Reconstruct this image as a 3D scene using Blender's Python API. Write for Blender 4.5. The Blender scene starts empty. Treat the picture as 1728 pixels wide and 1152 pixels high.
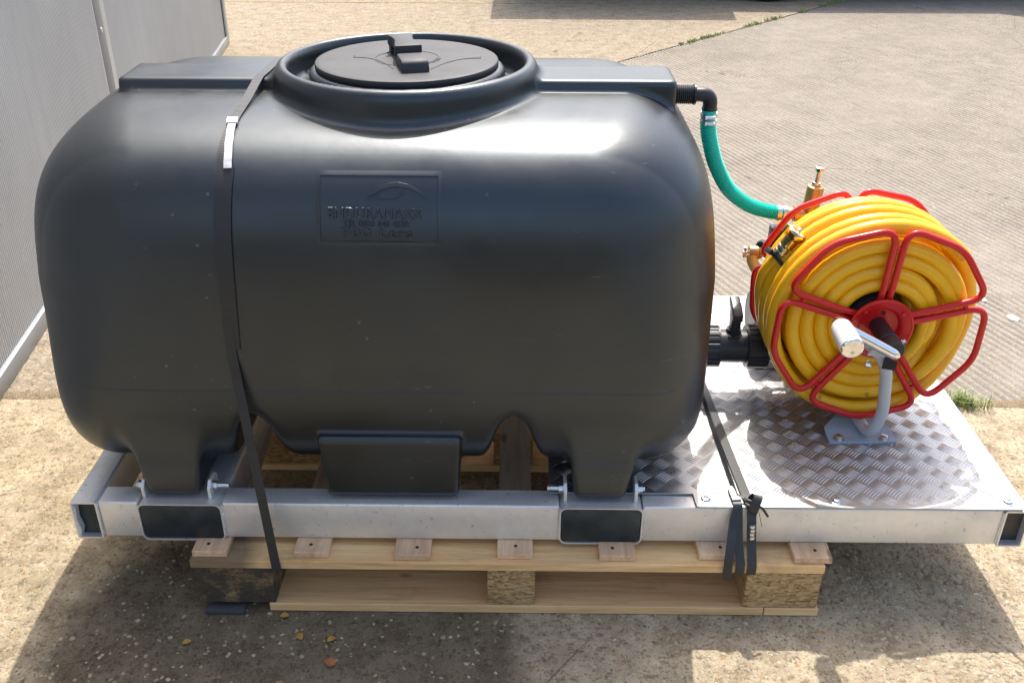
import bpy, bmesh, math, random
import numpy as np
from mathutils import Vector, Matrix

random.seed(7)
rng = np.random.default_rng(7)
S = bpy.context.scene
COL = S.collection
R = math.radians

# ------------------------------------------------------------------ camera, sky, sun, exposure
cam_d = bpy.data.cameras.new('camera')
cam = bpy.data.objects.new('camera', cam_d)
COL.objects.link(cam)
_th, _yaw, _ro = R(29.06), R(0.45), R(0.25)
_fw = Vector((-math.sin(_yaw) * math.cos(_th), math.cos(_yaw) * math.cos(_th), -math.sin(_th)))
_rt = Vector((math.cos(_yaw), math.sin(_yaw), 0))
_up = _rt.cross(_fw)
_r2 = _rt * math.cos(_ro) + _up * math.sin(_ro)
_u2 = _up * math.cos(_ro) - _rt * math.sin(_ro)
cam.matrix_world = Matrix(((_r2.x, _u2.x, -_fw.x, 0.0), (_r2.y, _u2.y, -_fw.y, -1.443),
                           (_r2.z, _u2.z, -_fw.z, 1.373), (0, 0, 0, 1)))
cam_d.sensor_width = 36
cam_d.lens = 1650.0 / 1728 * 36
cam_d.clip_start = 0.05
cam_d.clip_end = 400
S.camera = cam

SUN = Vector((0.06, 0.60, 1.0)).normalized()
world = bpy.data.worlds.new('World')
S.world = world
world.use_nodes = True
wn = world.node_tree
for n in list(wn.nodes):
    wn.nodes.remove(n)
sky = wn.nodes.new('ShaderNodeTexSky')
sky.sky_type = 'NISHITA'
sky.sun_disc = False
sky.sun_elevation = math.asin(SUN.z)
sky.sun_rotation = math.atan2(SUN.x, SUN.y)
sky.air_density = 1.0
sky.dust_density = 4.0
sky.ozone_density = 0.5
bg = wn.nodes.new('ShaderNodeBackground')
bg.inputs['Strength'].default_value = 0.15
wo = wn.nodes.new('ShaderNodeOutputWorld')
wn.links.new(sky.outputs[0], bg.inputs['Color'])
wn.links.new(bg.outputs[0], wo.inputs['Surface'])

sun_d = bpy.data.lights.new('sun', 'SUN')
sun_d.energy = 2.5
sun_d.angle = R(0.53)
sun_d.color = (1.0, 0.955, 0.88)
sun = bpy.data.objects.new('sun', sun_d)
COL.objects.link(sun)
sun.location = SUN * 20
sun.rotation_euler = (-SUN).to_track_quat('-Z', 'Y').to_euler()

vs = S.view_settings
vs.view_transform = 'Standard'
vs.look = 'None'
vs.exposure = 1.12
vs.gamma = 1.0
vs.use_curve_mapping = False

# ------------------------------------------------------------------ mesh helpers
class MB:
    """collects shapes and links them as one mesh object"""
    def __init__(self):
        self.v, self.f = [], []

    def add(self, verts, faces):
        o = len(self.v)
        self.v.extend([tuple(p) for p in verts])
        self.f.extend([tuple(i + o for i in f) for f in faces])
        return self

    def box(self, x0, x1, y0, y1, z0, z1, bev=0.0, M=None, seg=2):
        bm = bmesh.new()
        bmesh.ops.create_cube(bm, size=1.0)
        for v in bm.verts:
            v.co = Vector(((x0 + x1) / 2 + v.co.x * (x1 - x0), (y0 + y1) / 2 + v.co.y * (y1 - y0), (z0 + z1) / 2 + v.co.z * (z1 - z0)))
        if bev > 0:
            bmesh.ops.bevel(bm, geom=bm.edges[:], offset=bev, segments=seg, affect='EDGES', profile=0.5)
        return self.bm(bm, M)

    def bm(self, bm, M=None):
        bm.verts.index_update()
        vs_ = [(M @ v.co if M is not None else v.co.copy()) for v in bm.verts]
        self.add(vs_, [[v.index for v in f.verts] for f in bm.faces])
        bm.free()
        return self

    def prism(self, poly, h0, h1, M=None, bev=0.0, seg=2):
        """polygon in local XY raised from h0 to h1 along local Z"""
        bm = bmesh.new()
        n = len(poly)
        a = [bm.verts.new((p[0], p[1], h0)) for p in poly]
        b = [bm.verts.new((p[0], p[1], h1)) for p in poly]
        bm.faces.new(a[::-1])
        bm.faces.new(b)
        for i in range(n):
            j = (i + 1) % n
            bm.faces.new((a[i], a[j], b[j], b[i]))
        bmesh.ops.recalc_face_normals(bm, faces=bm.faces[:])
        if bev > 0:
            bmesh.ops.bevel(bm, geom=bm.edges[:], offset=bev, segments=seg, affect='EDGES', profile=0.5)
        return self.bm(bm, M)

    def lathe(self, prof, seg=32, M=None, close=False):
        """profile of (r, h) turned about local Z"""
        vs_, fs = [], []
        n = len(prof)
        for i in range(seg):
            a = 2 * math.pi * i / seg
            c, s = math.cos(a), math.sin(a)
            for r, h in prof:
                p = Vector((r * c, r * s, h))
                vs_.append(M @ p if M is not None else p)
        for i in range(seg):
            j = (i + 1) % seg
            for k in range(n - 1 if not close else n):
                l = (k + 1) % n
                fs.append((i * n + k, j * n + k, j * n + l, i * n + l))
        if not close:
            if prof[0][0] > 1e-6:
                fs.append(tuple(i * n for i in range(seg))[::-1])
            if prof[-1][0] > 1e-6:
                fs.append(tuple(i * n + n - 1 for i in range(seg)))
        return self.add(vs_, fs)

    def tube(self, pts, r, seg=12, closed=False, cap=True):
        """round tube along points; r is a number or one per point"""
        pts = [Vector(p) for p in pts]
        n = len(pts)
        rr = r if hasattr(r, '__len__') else [r] * n
        tan = []
        for i in range(n):
            if closed:
                t = pts[(i + 1) % n] - pts[i - 1]
            else:
                t = pts[min(i + 1, n - 1)] - pts[max(i - 1, 0)]
            tan.append(t.normalized())
        ref = Vector((0, 0, 1)) if abs(tan[0].z) < 0.9 else Vector((1, 0, 0))
        u = tan[0].cross(ref).normalized()
        rings, fr = [], []
        for i in range(n):
            u = (u - tan[i] * u.dot(tan[i])).normalized()
            fr.append((u.copy(), tan[i].cross(u)))
        if closed:
            # undo the twist left at the seam
            ul = fr[-1][0] - tan[0] * fr[-1][0].dot(tan[0])
            ang = math.atan2(ul.dot(fr[0][1]), ul.dot(fr[0][0]))
            fr = [(a * math.cos(-ang * i / n) + b * math.sin(-ang * i / n), b * math.cos(-ang * i / n) - a * math.sin(-ang * i / n)) for i, (a, b) in enumerate(fr)]
        vs_, fs = [], []
        for i in range(n):
            a, b = fr[i]
            for k in range(seg):
                t = 2 * math.pi * k / seg
                vs_.append(pts[i] + (a * math.cos(t) + b * math.sin(t)) * rr[i])
        for i in range(n if closed else n - 1):
            j = (i + 1) % n
            for k in range(seg):
                l = (k + 1) % seg
                fs.append((i * seg + k, i * seg + l, j * seg + l, j * seg + k))
        if not closed and cap:
            fs.append(tuple(range(seg))[::-1])
            fs.append(tuple((n - 1) * seg + k for k in range(seg)))
        return self.add(vs_, fs)

    def ribbon(self, pts, side, w, t):
        """flat band: centre points, side vectors, width, thickness"""
        pts = [Vector(p) for p in pts]
        n = len(pts)
        vs_, fs = [], []
        for i in range(n):
            tn = (pts[min(i + 1, n - 1)] - pts[max(i - 1, 0)]).normalized()
            s = Vector(side[i] if isinstance(side, list) else side)
            s = (s - tn * s.dot(tn)).normalized()
            nn = tn.cross(s)
            for a, b in ((-1, -1), (1, -1), (1, 1), (-1, 1)):
                vs_.append(pts[i] + s * (a * w / 2) + nn * (b * t / 2))
        for i in range(n - 1):
            for k in range(4):
                l = (k + 1) % 4
                fs.append((i * 4 + k, i * 4 + l, i * 4 + 4 + l, i * 4 + 4 + k))
        fs.append((3, 2, 1, 0))
        fs.append(tuple((n - 1) * 4 + k for k in range(4)))
        return self.add(vs_, fs)

    def build(self, name, mat, parent=None, smooth=35, label=None, kind=None):
        me = bpy.data.meshes.new(name)
        off = rootloc(parent)
        me.from_pydata([(p[0] - off.x, p[1] - off.y, p[2] - off.z) for p in self.v], [], self.f)
        me.validate()
        bm = bmesh.new()
        bm.from_mesh(me)
        bmesh.ops.recalc_face_normals(bm, faces=bm.faces[:])
        bm.to_mesh(me)
        bm.free()
        me.materials.append(mat)
        if smooth:
            me.polygons.foreach_set('use_smooth', [True] * len(me.polygons))
            me.set_sharp_from_angle(angle=R(smooth))
        o = bpy.data.objects.new(name, me)
        COL.objects.link(o)
        if parent:
            o.parent = parent
        if label:
            o['label'] = label
        if kind:
            o['kind'] = kind
        return o

def rootloc(p):
    v = Vector((0, 0, 0))
    while p is not None:
        v += p.location
        p = p.parent
    return v

def thing(name, label, cat, loc=(0, 0, 0), group=None):
    o = bpy.data.objects.new(name, None)
    o.empty_display_size = 0.1
    COL.objects.link(o)
    o.location = loc
    return tag(o, label, cat, group)

def tag(o, label, cat, group=None):
    o['label'] = label
    o['category'] = cat
    if group:
        o['group'] = group
    return o

def frame_to(d, origin=(0, 0, 0), up=(0, 0, 1)):
    """matrix whose local Z runs along d"""
    z = Vector(d).normalized()
    u = Vector(up)
    if abs(z.dot(u)) > 0.98:
        u = Vector((0, 1, 0))
    x = u.cross(z).normalized()
    y = z.cross(x)
    o = Vector(origin)
    return Matrix(((x.x, y.x, z.x, o.x), (x.y, y.y, z.y, o.y), (x.z, y.z, z.z, o.z), (0, 0, 0, 1)))

def spline(pts, n=12, closed=False):
    """Catmull-Rom through points"""
    P = [Vector(p) for p in pts]
    m = len(P)
    out = []
    for i in range(m if closed else m - 1):
        if closed:
            a, b, c, d = P[i - 1], P[i], P[(i + 1) % m], P[(i + 2) % m]
        else:
            a, b, c, d = P[max(i - 1, 0)], P[i], P[i + 1], P[min(i + 2, m - 1)]
        for k in range(n):
            t = k / n
            out.append(0.5 * ((2 * b) + (c - a) * t + (2 * a - 5 * b + 4 * c - d) * t * t + (3 * b - a - 3 * c + d) * t ** 3))
    if not closed:
        out.append(P[-1])
    return out

def fillet(pts, rad, n=6, closed=False):
    """polyline with rounded corners; rad is a number or one per point"""
    P = [Vector(p) for p in pts]
    m = len(P)
    out = []
    for i in range(m):
        if not closed and i in (0, m - 1):
            out.append(P[i])
            continue
        r = rad[i] if hasattr(rad, '__len__') else rad
        a, b, c = P[i - 1], P[i], P[(i + 1) % m]
        la, lc = (a - b).length, (c - b).length
        d = min(r, la * 0.48, lc * 0.48)
        s, e = b + (a - b).normalized() * d, b + (c - b).normalized() * d
        for k in range(n + 1):
            t = k / n
            out.append(s * (1 - t) ** 2 + b * 2 * t * (1 - t) + e * t * t)
    return out

# ------------------------------------------------------------------ materials
class NT:
    """short node builder"""
    def __init__(self, name):
        self.m = bpy.data.materials.new(name)
        self.m.use_nodes = True
        self.t = self.m.node_tree
        self.b = self.t.nodes['Principled BSDF']
        self.tc = self.t.nodes.new('ShaderNodeTexCoord').outputs['Object']
        self.geo = None

    def n(self, typ, **kw):
        nd = self.t.nodes.new('ShaderNode' + typ)
        ins = kw.pop('ins', {})
        for k, v in kw.items():
            setattr(nd, k, v)
        for k, v in ins.items():
            self.s(nd.inputs[k], v)
        return nd

    def s(self, sock, v):
        if isinstance(v, bpy.types.NodeSocket):
            self.t.links.new(v, sock)
        elif hasattr(v, '__len__') and len(v) == 3 and sock.type == 'RGBA':
            sock.default_value = (*v, 1)
        else:
            sock.default_value = v

    def noise(self, scale, detail=4, rough=0.55, vec=None, dist=0.0):
        nd = self.n('TexNoise', ins={'Scale': scale, 'Detail': detail, 'Roughness': rough, 'Distortion': dist})
        self.s(nd.inputs['Vector'], vec if vec is not None else self.tc)
        return nd.outputs['Fac']

    def vor(self, scale, vec=None, feature='F1', out='Distance', rand=1.0):
        nd = self.n('TexVoronoi', feature=feature, ins={'Scale': scale, 'Randomness': rand})
        self.s(nd.inputs['Vector'], vec if vec is not None else self.tc)
        return nd.outputs[out]

    def ramp(self, fac, stops, interp='LINEAR'):
        nd = self.n('ValToRGB')
        cr = nd.color_ramp
        cr.interpolation = interp
        while len(cr.elements) < len(stops):
            cr.elements.new(0.5)
        for e, (p, c) in zip(cr.elements, stops):
            e.position = p
            e.color = (*c, 1) if hasattr(c, '__len__') else (c, c, c, 1)
        self.s(nd.inputs[0], fac)
        return nd.outputs[0]

    def mix(self, fac, a, b, blend='MIX'):
        nd = self.n('Mix', data_type='RGBA', blend_type=blend)
        self.s(nd.inputs[0], fac)
        self.s(nd.inputs[6], a)
        self.s(nd.inputs[7], b)
        return nd.outputs[2]

    def math(self, op, a, b=0.0, c=None):
        nd = self.n('Math', operation=op)
        self.s(nd.inputs[0], a)
        self.s(nd.inputs[1], b)
        if c is not None:
            self.s(nd.inputs[2], c)
        return nd.outputs[0]

    def mapping(self, scale=(1, 1, 1), rot=(0, 0, 0), loc=(0, 0, 0)):
        nd = self.n('Mapping')
        nd.inputs['Scale'].default_value = scale
        nd.inputs['Rotation'].default_value = rot
        nd.inputs['Location'].default_value = loc
        self.s(nd.inputs['Vector'], self.tc)
        return nd.outputs[0]

    def bump(self, h, strength=0.3, dist=0.01, normal=None):
        nd = self.n('Bump', ins={'Strength': strength, 'Distance': dist})
        self.s(nd.inputs['Height'], h)
        if normal is not None:
            self.s(nd.inputs['Normal'], normal)
        return nd.outputs[0]

    def out(self, **kw):
        for k, v in kw.items():
            self.s(self.b.inputs[k.replace('_', ' ')], v)
        return self.m

def plain(name, col, rough=0.5, metal=0.0, var=0.12, vs_=30, bump=0.0, bscale=200, rvar=0.08):
    t = NT(name)
    nz = t.noise(vs_)
    c = t.mix(t.ramp(nz, [(0.3, 0.0), (0.7, 1.0)]), tuple(x * (1 - var) for x in col), tuple(min(1, x * (1 + var)) for x in col))
    kw = dict(Base_Color=c, Roughness=t.math('MULTIPLY_ADD', t.noise(vs_ * 2.3), rvar * 2, rough - rvar), Metallic=metal)
    if bump:
        kw['Normal'] = t.bump(t.noise(bscale), bump, 0.002)
    return t.out(**kw)

def concrete(name, tan, dark, pebble, peb_scale, patch_at=None, fine=False):
    # fine: the ribbed slab, with rib shadow painted dark into its grooves
    t = NT(name)
    big = t.noise(0.9, 5, 0.6)
    mid = t.noise(11, 5, 0.65)
    grit = t.noise(260, 3, 0.7)
    base = t.mix(t.ramp(mid, [(0.32, 0.0), (0.68, 1.0)]), dark, tan)
    base = t.mix(t.math('MULTIPLY', t.ramp(big, [(0.40, 0.0), (0.62, 1.0)]), 0.50 if fine else 0.30), base, tuple(x * 0.66 for x in tan))
    base = t.mix(0.12 if fine else 0.26, base, t.ramp(grit, [(0.3, 0.12), (0.7, 0.80)]), 'OVERLAY')
    pit = t.noise(46, 4, 0.7)
    base = t.mix(t.math('MULTIPLY', t.ramp(pit, [(0.33, 1.0), (0.46, 0.0)]), 0.15 if fine else 0.70), base, tuple(x * 0.35 for x in dark))
    # small aggregate, two sizes, each chip its own colour
    wob = t.noise(40, 2)
    nor_h = None
    for sc, thr, amt in ((peb_scale, 0.34, 0.55), (peb_scale * 2.1, 0.38, 0.70), (peb_scale * 4.3, 0.40, 0.60)):
        vv = t.n('VectorMath', operation='ADD')
        t.s(vv.inputs[0], t.tc)
        sep = t.n('VectorMath', operation='SCALE', ins={3: 0.006})
        nz = t.n('TexNoise', ins={'Scale': sc * 1.2, 'Detail': 2})
        t.s(nz.inputs['Vector'], t.tc)
        t.s(sep.inputs[0], nz.outputs['Color'])
        t.s(vv.inputs[1], sep.outputs[0])
        col = t.vor(sc, vv.outputs[0], out='Color')
        d = t.vor(sc, vv.outputs[0])
        sx = t.n('SeparateColor')
        t.s(sx.inputs[0], col)
        stone = t.ramp(sx.outputs[0], pebble, 'CONSTANT')
        m = t.math('MULTIPLY', t.ramp(d, [(thr, 1.0), (thr + 0.09, 0.0)]), t.ramp(sx.outputs[1], [(0.42, 0.0), (0.46, amt)]))
        base = t.mix(m, base, stone)
        h = t.math('MULTIPLY', t.ramp(d, [(0.0, 1.0), (0.5, 0.0)]), m)
        nor_h = h if nor_h is None else t.math('ADD', nor_h, t.math('MULTIPLY', h, 0.5))
    if patch_at:
        # a dark brown patch with its own wandering outline
        mp = t.mapping(scale=patch_at[1], loc=patch_at[0])
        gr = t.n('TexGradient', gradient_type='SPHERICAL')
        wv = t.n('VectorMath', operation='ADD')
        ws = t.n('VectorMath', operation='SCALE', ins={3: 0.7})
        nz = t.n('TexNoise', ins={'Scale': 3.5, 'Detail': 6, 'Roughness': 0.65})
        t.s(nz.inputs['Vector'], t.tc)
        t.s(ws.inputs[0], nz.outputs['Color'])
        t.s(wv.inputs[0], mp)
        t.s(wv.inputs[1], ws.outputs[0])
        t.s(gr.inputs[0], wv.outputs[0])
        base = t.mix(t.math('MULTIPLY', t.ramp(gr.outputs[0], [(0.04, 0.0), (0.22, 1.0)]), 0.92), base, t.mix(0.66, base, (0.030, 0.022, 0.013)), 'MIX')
    if fine:  # low points coloured darker to stand for shade between the ribs
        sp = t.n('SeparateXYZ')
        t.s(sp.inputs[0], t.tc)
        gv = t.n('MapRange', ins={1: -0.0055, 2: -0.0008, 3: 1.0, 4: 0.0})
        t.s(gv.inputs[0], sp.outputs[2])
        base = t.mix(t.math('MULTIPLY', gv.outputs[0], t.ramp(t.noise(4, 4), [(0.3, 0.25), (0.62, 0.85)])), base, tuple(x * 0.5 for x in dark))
    # hairline cracks
    ck = t.vor(1.1, t.mapping(scale=(1, 1.3, 1), rot=(0, 0, 0.5)), 'DISTANCE_TO_EDGE')
    crack = t.math('MULTIPLY', t.ramp(ck, [(0.0, 1.0), (0.004, 0.0)]), t.ramp(t.noise(3.0), [(0.5, 0.0), (0.6, 0.7)]))
    base = t.mix(crack, base, (0.07, 0.055, 0.04))
    hh = t.math('ADD', t.math('MULTIPLY', grit, 0.5), t.math('MULTIPLY', mid, 0.6))
    hh = t.math('ADD', t.math('ADD', hh, t.math('MULTIPLY', pit, 1.3)), t.math('MULTIPLY', nor_h, 1.0))
    return t.out(Base_Color=base, Roughness=0.95, Specular_IOR_Level=0.12, Normal=t.bump(hh, 0.75 if not fine else 0.35, 0.005))

PEB = [(0.0, (0.50, 0.42, 0.31)), (0.18, (0.62, 0.56, 0.46)), (0.34, (0.30, 0.22, 0.14)), (0.46, (0.40, 0.24, 0.10)),
       (0.56, (0.20, 0.18, 0.17)), (0.68, (0.55, 0.50, 0.44)), (0.82, (0.70, 0.66, 0.58)), (0.93, (0.12, 0.12, 0.13))]
PEB2 = [(0.0, (0.40, 0.32, 0.20)), (0.2, (0.46, 0.385, 0.26)), (0.36, (0.26, 0.19, 0.11)), (0.5, (0.33, 0.20, 0.09)),
        (0.6, (0.17, 0.135, 0.10)), (0.72, (0.41, 0.35, 0.25)), (0.93, (0.50, 0.445, 0.34)), (0.95, (0.12, 0.105, 0.09))]
M = {}
M['near_concrete'] = concrete('aggregate_concrete', (0.57, 0.475, 0.33), (0.205, 0.160, 0.100), PEB2, 62, patch_at=((0.45, -0.10, -0.35), (1.9, 2.0, 1)))
M['back_concrete'] = concrete('pale_aggregate_concrete', (0.385, 0.332, 0.255), (0.215, 0.176, 0.126), PEB2, 48)
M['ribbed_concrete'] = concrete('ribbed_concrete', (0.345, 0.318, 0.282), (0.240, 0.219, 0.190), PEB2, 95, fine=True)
M['yard'] = concrete('yard_concrete', (0.38, 0.32, 0.232), (0.22, 0.176, 0.120), PEB2, 48)
M['soil'] = concrete('dry_soil', (0.30, 0.235, 0.15), (0.17, 0.125, 0.075), PEB2, 140)

def m_stone():
    t = NT('flint_stone')
    oi = t.n('ObjectInfo').outputs['Random']
    cell = t.vor(38, out='Color')
    sx = t.n('SeparateColor')
    t.s(sx.inputs[0], cell)
    f = t.math('FRACT', t.math('ADD', sx.outputs[0], oi))
    c = t.ramp(f, [(p, tuple(x * 0.95 for x in q)) for p, q in PEB2], 'CONSTANT')
    c = t.mix(0.35, c, t.ramp(t.noise(120, 4), [(0.3, 0.25), (0.7, 0.8)]), 'OVERLAY')
    return t.out(Base_Color=c, Roughness=0.6, Normal=t.bump(t.noise(160), 0.3, 0.002))
M['stone'] = m_stone()

def m_tank():
    t = NT('black_polyethylene')
    dust = t.noise(3.2, 5, 0.6)
    fine = t.noise(55, 4, 0.6)
    scr = t.noise(34, 3, 0.7, vec=t.mapping(scale=(1, 1, 9), rot=(0.1, 0.25, 0.1)))
    scr2 = t.noise(15, 3, 0.7, vec=t.mapping(scale=(1.2, 1.5, 5), rot=(0.0, 0.5, 0.3)), dist=1.6)
    chalk = t.math('MULTIPLY', t.ramp(scr, [(0.68, 0.0), (0.74, 1.0)]), t.ramp(dust, [(0.48, 0.0), (0.62, 0.6)]))
    chalk2 = t.math('MULTIPLY', t.ramp(scr2, [(0.69, 0.0), (0.73, 1.0)]), 0.40)
    spk = t.math('MULTIPLY', t.ramp(t.vor(26), [(0.05, 1.0), (0.09, 0.0)]), t.ramp(t.noise(5), [(0.52, 0.0), (0.6, 0.55)]))
    k = t.math('MAXIMUM', t.math('MAXIMUM', t.math('MULTIPLY', chalk, 0.4), chalk2), spk)
    c = t.mix(t.ramp(dust, [(0.35, 0.0), (0.7, 1.0)]), (0.008, 0.0084, 0.009), (0.014, 0.014, 0.0142))
    c = t.mix(t.math('MULTIPLY', k, 0.42), c, (0.36, 0.35, 0.34))
    film = t.math('MULTIPLY', t.ramp(t.noise(2.1, 6, 0.68), [(0.46, 0.0), (0.68, 1.0)]), 0.07)
    c = t.mix(film, c, (0.115, 0.112, 0.118))
    ro = t.math('ADD', t.math('MULTIPLY_ADD', t.ramp(t.noise(3.8, 6, 0.66), [(0.33, 0.0), (0.67, 1.0)]), 0.17, 0.26), t.math('MULTIPLY', fine, 0.06))
    h = t.math('ADD', t.math('ADD', t.noise(14, 3), t.math('MULTIPLY', t.noise(4.5, 2), 2.2)), t.math('MULTIPLY', t.noise(420, 2), 0.05))
    return t.out(Base_Color=c, Roughness=ro, Specular_IOR_Level=0.95, Specular_Tint=(0.82, 0.93, 1.0, 1.0), Normal=t.bump(h, 0.10, 0.004))
M['tank'] = m_tank()
M['black_plastic'] = plain('black_plastic', (0.022, 0.022, 0.024), 0.38, var=0.2, bump=0.06)
M['lid'] = plain('lid_plastic', (0.030, 0.031, 0.034), 0.60, var=0.2, vs_=9, bump=0.05)

def m_galv():
    t = NT('galvanised_steel')
    sp = t.vor(70, out='Color')
    sx = t.n('SeparateColor')
    t.s(sx.inputs[0], sp)
    cl = t.noise(6, 5, 0.6)
    c = t.mix(t.math('MULTIPLY', sx.outputs[0], 0.4), (0.78, 0.775, 0.75), (0.88, 0.875, 0.85))
    c = t.mix(t.math('MULTIPLY', t.ramp(cl, [(0.45, 0.0), (0.7, 1.0)]), 0.5), c, (0.50, 0.50, 0.49))
    c = t.mix(t.math('MULTIPLY', t.ramp(t.noise(90, 3), [(0.66, 0.0), (0.72, 1.0)]), 0.5), c, (0.24, 0.23, 0.22))
    ro = t.math('MULTIPLY_ADD', cl, 0.30, 0.30)
    h = t.math('ADD', t.math('MULTIPLY', t.noise(24, 4), 0.7), t.math('MULTIPLY', t.ramp(t.vor(34), [(0.04, 1.0), (0.1, 0.0)]), 0.5))
    return t.out(Base_Color=c, Metallic=0.62, Roughness=ro, Normal=t.bump(h, 0.22, 0.002))
M['galv'] = m_galv()

def m_alu():
    t = NT('bright_aluminium')
    nz = t.noise(5, 5)
    br = t.noise(30, 3, 0.6, vec=t.mapping(scale=(1, 14, 1)))
    c = t.mix(t.ramp(nz, [(0.35, 0.0), (0.7, 1.0)]), (0.35, 0.345, 0.34), (0.42, 0.42, 0.42))
    c = t.mix(t.math('MULTIPLY', t.ramp(t.noise(70, 3), [(0.62, 0.0), (0.72, 1.0)]), 0.35), c, (0.45, 0.43, 0.42))
    return t.out(Base_Color=c, Metallic=0.95, Roughness=t.math('MULTIPLY_ADD', br, 0.2, 0.36), Normal=t.bump(t.math('ADD', br, t.noise(10)), 0.07, 0.002))
M['alu'] = m_alu()
M['alu_bar'] = plain('bright_tread_bar', (0.54, 0.54, 0.54), 0.30, 0.97, var=0.05)
M['chrome'] = plain('chrome_steel', (0.80, 0.81, 0.82), 0.13, 1.0, var=0.05)
M['zinc'] = plain('zinc_plated_steel', (0.66, 0.68, 0.70), 0.28, 1.0, var=0.08, vs_=80)
M['brass'] = plain('brass', (0.56, 0.37, 0.16), 0.42, 0.85, var=0.12, vs_=60)
M['gold'] = plain('bright_brass', (0.85, 0.58, 0.20), 0.16, 1.0, var=0.12, vs_=60)
M['red'] = plain('red_gloss_paint', (0.64, 0.014, 0.014), 0.24, var=0.06, vs_=12)
M['hose'] = plain('yellow_rubber_hose', (0.92, 0.49, 0.010), 0.30, var=0.10, vs_=9, bump=0.03, bscale=300)
M['pale_yellow'] = plain('pale_yellow_plastic', (0.80, 0.60, 0.16), 0.4, var=0.06)
M['green'] = plain('green_suction_hose', (0.0, 0.60, 0.45), 0.42, var=0.06, vs_=15)
M['grey_paint'] = plain('light_grey_paint', (0.50, 0.51, 0.52), 0.38, var=0.04, vs_=10)
M['base_paint'] = plain('blue_grey_paint', (0.36, 0.41, 0.46), 0.34, var=0.06, vs_=14)
M['grip'] = plain('white_plastic', (0.72, 0.72, 0.70), 0.3, var=0.05)
M['ink'] = plain('black_ink', (0.03, 0.025, 0.02), 0.6)
M['gap'] = plain('dark_void', (0.02, 0.019, 0.018), 0.8)
M['rubber'] = plain('tyre_rubber', (0.022, 0.022, 0.022), 0.7, bump=0.2)
M['paint_mark'] = plain('worn_white_paint', (0.72, 0.71, 0.68), 0.7, var=0.12, vs_=60, bump=0.2)
M['trailer'] = plain('dark_grey_paint', (0.10, 0.11, 0.12), 0.4)
M['bare_white'] = plain('white_tape', (0.60, 0.60, 0.595), 0.3, var=0.22, vs_=110, bump=0.5, bscale=140)

def m_strap():
    t = NT('woven_black_strap')
    w = t.n('TexWave', wave_type='BANDS', bands_direction='Z', ins={'Scale': 110.0, 'Distortion': 0.4})
    t.s(w.inputs['Vector'], t.tc)
    c = t.mix(w.outputs['Fac'], (0.016, 0.017, 0.018), (0.032, 0.033, 0.035))
    return t.out(Base_Color=c, Roughness=0.42, Normal=t.bump(w.outputs['Fac'], 0.12, 0.001))
M['strap'] = m_strap()

def m_wood(name, a, b, axis, mould=None, knots=True):
    t = NT(name)
    sc = {'x': (1.6, 26, 26), 'y': (26, 1.6, 26)}[axis]
    oi = t.n('ObjectInfo').outputs['Random']
    va = t.n('VectorMath', operation='ADD')
    t.s(va.inputs[0], t.mapping(scale=sc))
    cb = t.n('CombineXYZ')
    for k in range(3):
        t.s(cb.inputs[k], t.math('MULTIPLY', oi, 17.0 + 5 * k))
    t.s(va.inputs[1], cb.outputs[0])
    g = t.noise(1.6, 5, 0.6, vec=va.outputs[0], dist=0.6)
    g2 = t.noise(7, 3, 0.6, vec=va.outputs[0])
    c = t.mix(t.ramp(g, [(0.35, 0.0), (0.65, 1.0)]), a, b)
    c = t.mix(t.math('MULTIPLY', t.ramp(g2, [(0.5, 0.0), (0.68, 1.0)]), 0.35), c, tuple(x * 0.45 for x in a))
    # each board its own tone
    c = t.mix(t.math('MULTIPLY', oi, 0.45), c, t.mix(0.5, c, (0.42, 0.19, 0.10)))
    if knots:
        kd = t.vor(5.0, t.mapping(scale=(1, 2.2, 2.2) if axis == 'x' else (2.2, 1, 2.2)))
        c = t.mix(t.math('MULTIPLY', t.ramp(kd, [(0.05, 1.0), (0.11, 0.0)]), 0.7), c, (0.16, 0.075, 0.03))
    dirt = t.noise(9, 5, 0.65)
    c = t.mix(t.math('MULTIPLY', t.ramp(dirt, [(0.56, 0.0), (0.74, 1.0)]), 0.35), c, (0.14, 0.10, 0.07))
    if mould:
        gr = t.n('TexGradient', gradient_type='SPHERICAL')
        wv = t.n('VectorMath', operation='ADD')
        ws = t.n('VectorMath', operation='SCALE', ins={3: 0.55})
        nz = t.n('TexNoise', ins={'Scale': 14.0, 'Detail': 6})
        t.s(nz.inputs['Vector'], t.tc)
        t.s(ws.inputs[0], nz.outputs['Color'])
        t.s(wv.inputs[0], t.mapping(scale=mould[1], loc=mould[0]))
        t.s(wv.inputs[1], ws.outputs[0])
        t.s(gr.inputs[0], wv.outputs[0])
        c = t.mix(t.math('MULTIPLY', t.ramp(gr.outputs[0], [(0.05, 0.0), (0.45, 1.0)]), 0.72), c, (0.045, 0.04, 0.036))
    return t.out(Base_Color=c, Roughness=0.72, Normal=t.bump(t.math('ADD', g, g2), 0.35, 0.002))
MOULD = ((0.36 + 0.0, 0.06, -0.10), (8.0, 6.0, 10.0))
M['wood_x'] = m_wood('pine_board_lengthwise', (0.76, 0.46, 0.19), (0.90, 0.64, 0.32), 'x')
M['wood_y'] = m_wood('pine_board_crosswise', (0.62, 0.40, 0.23), (0.78, 0.55, 0.34), 'y')

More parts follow.
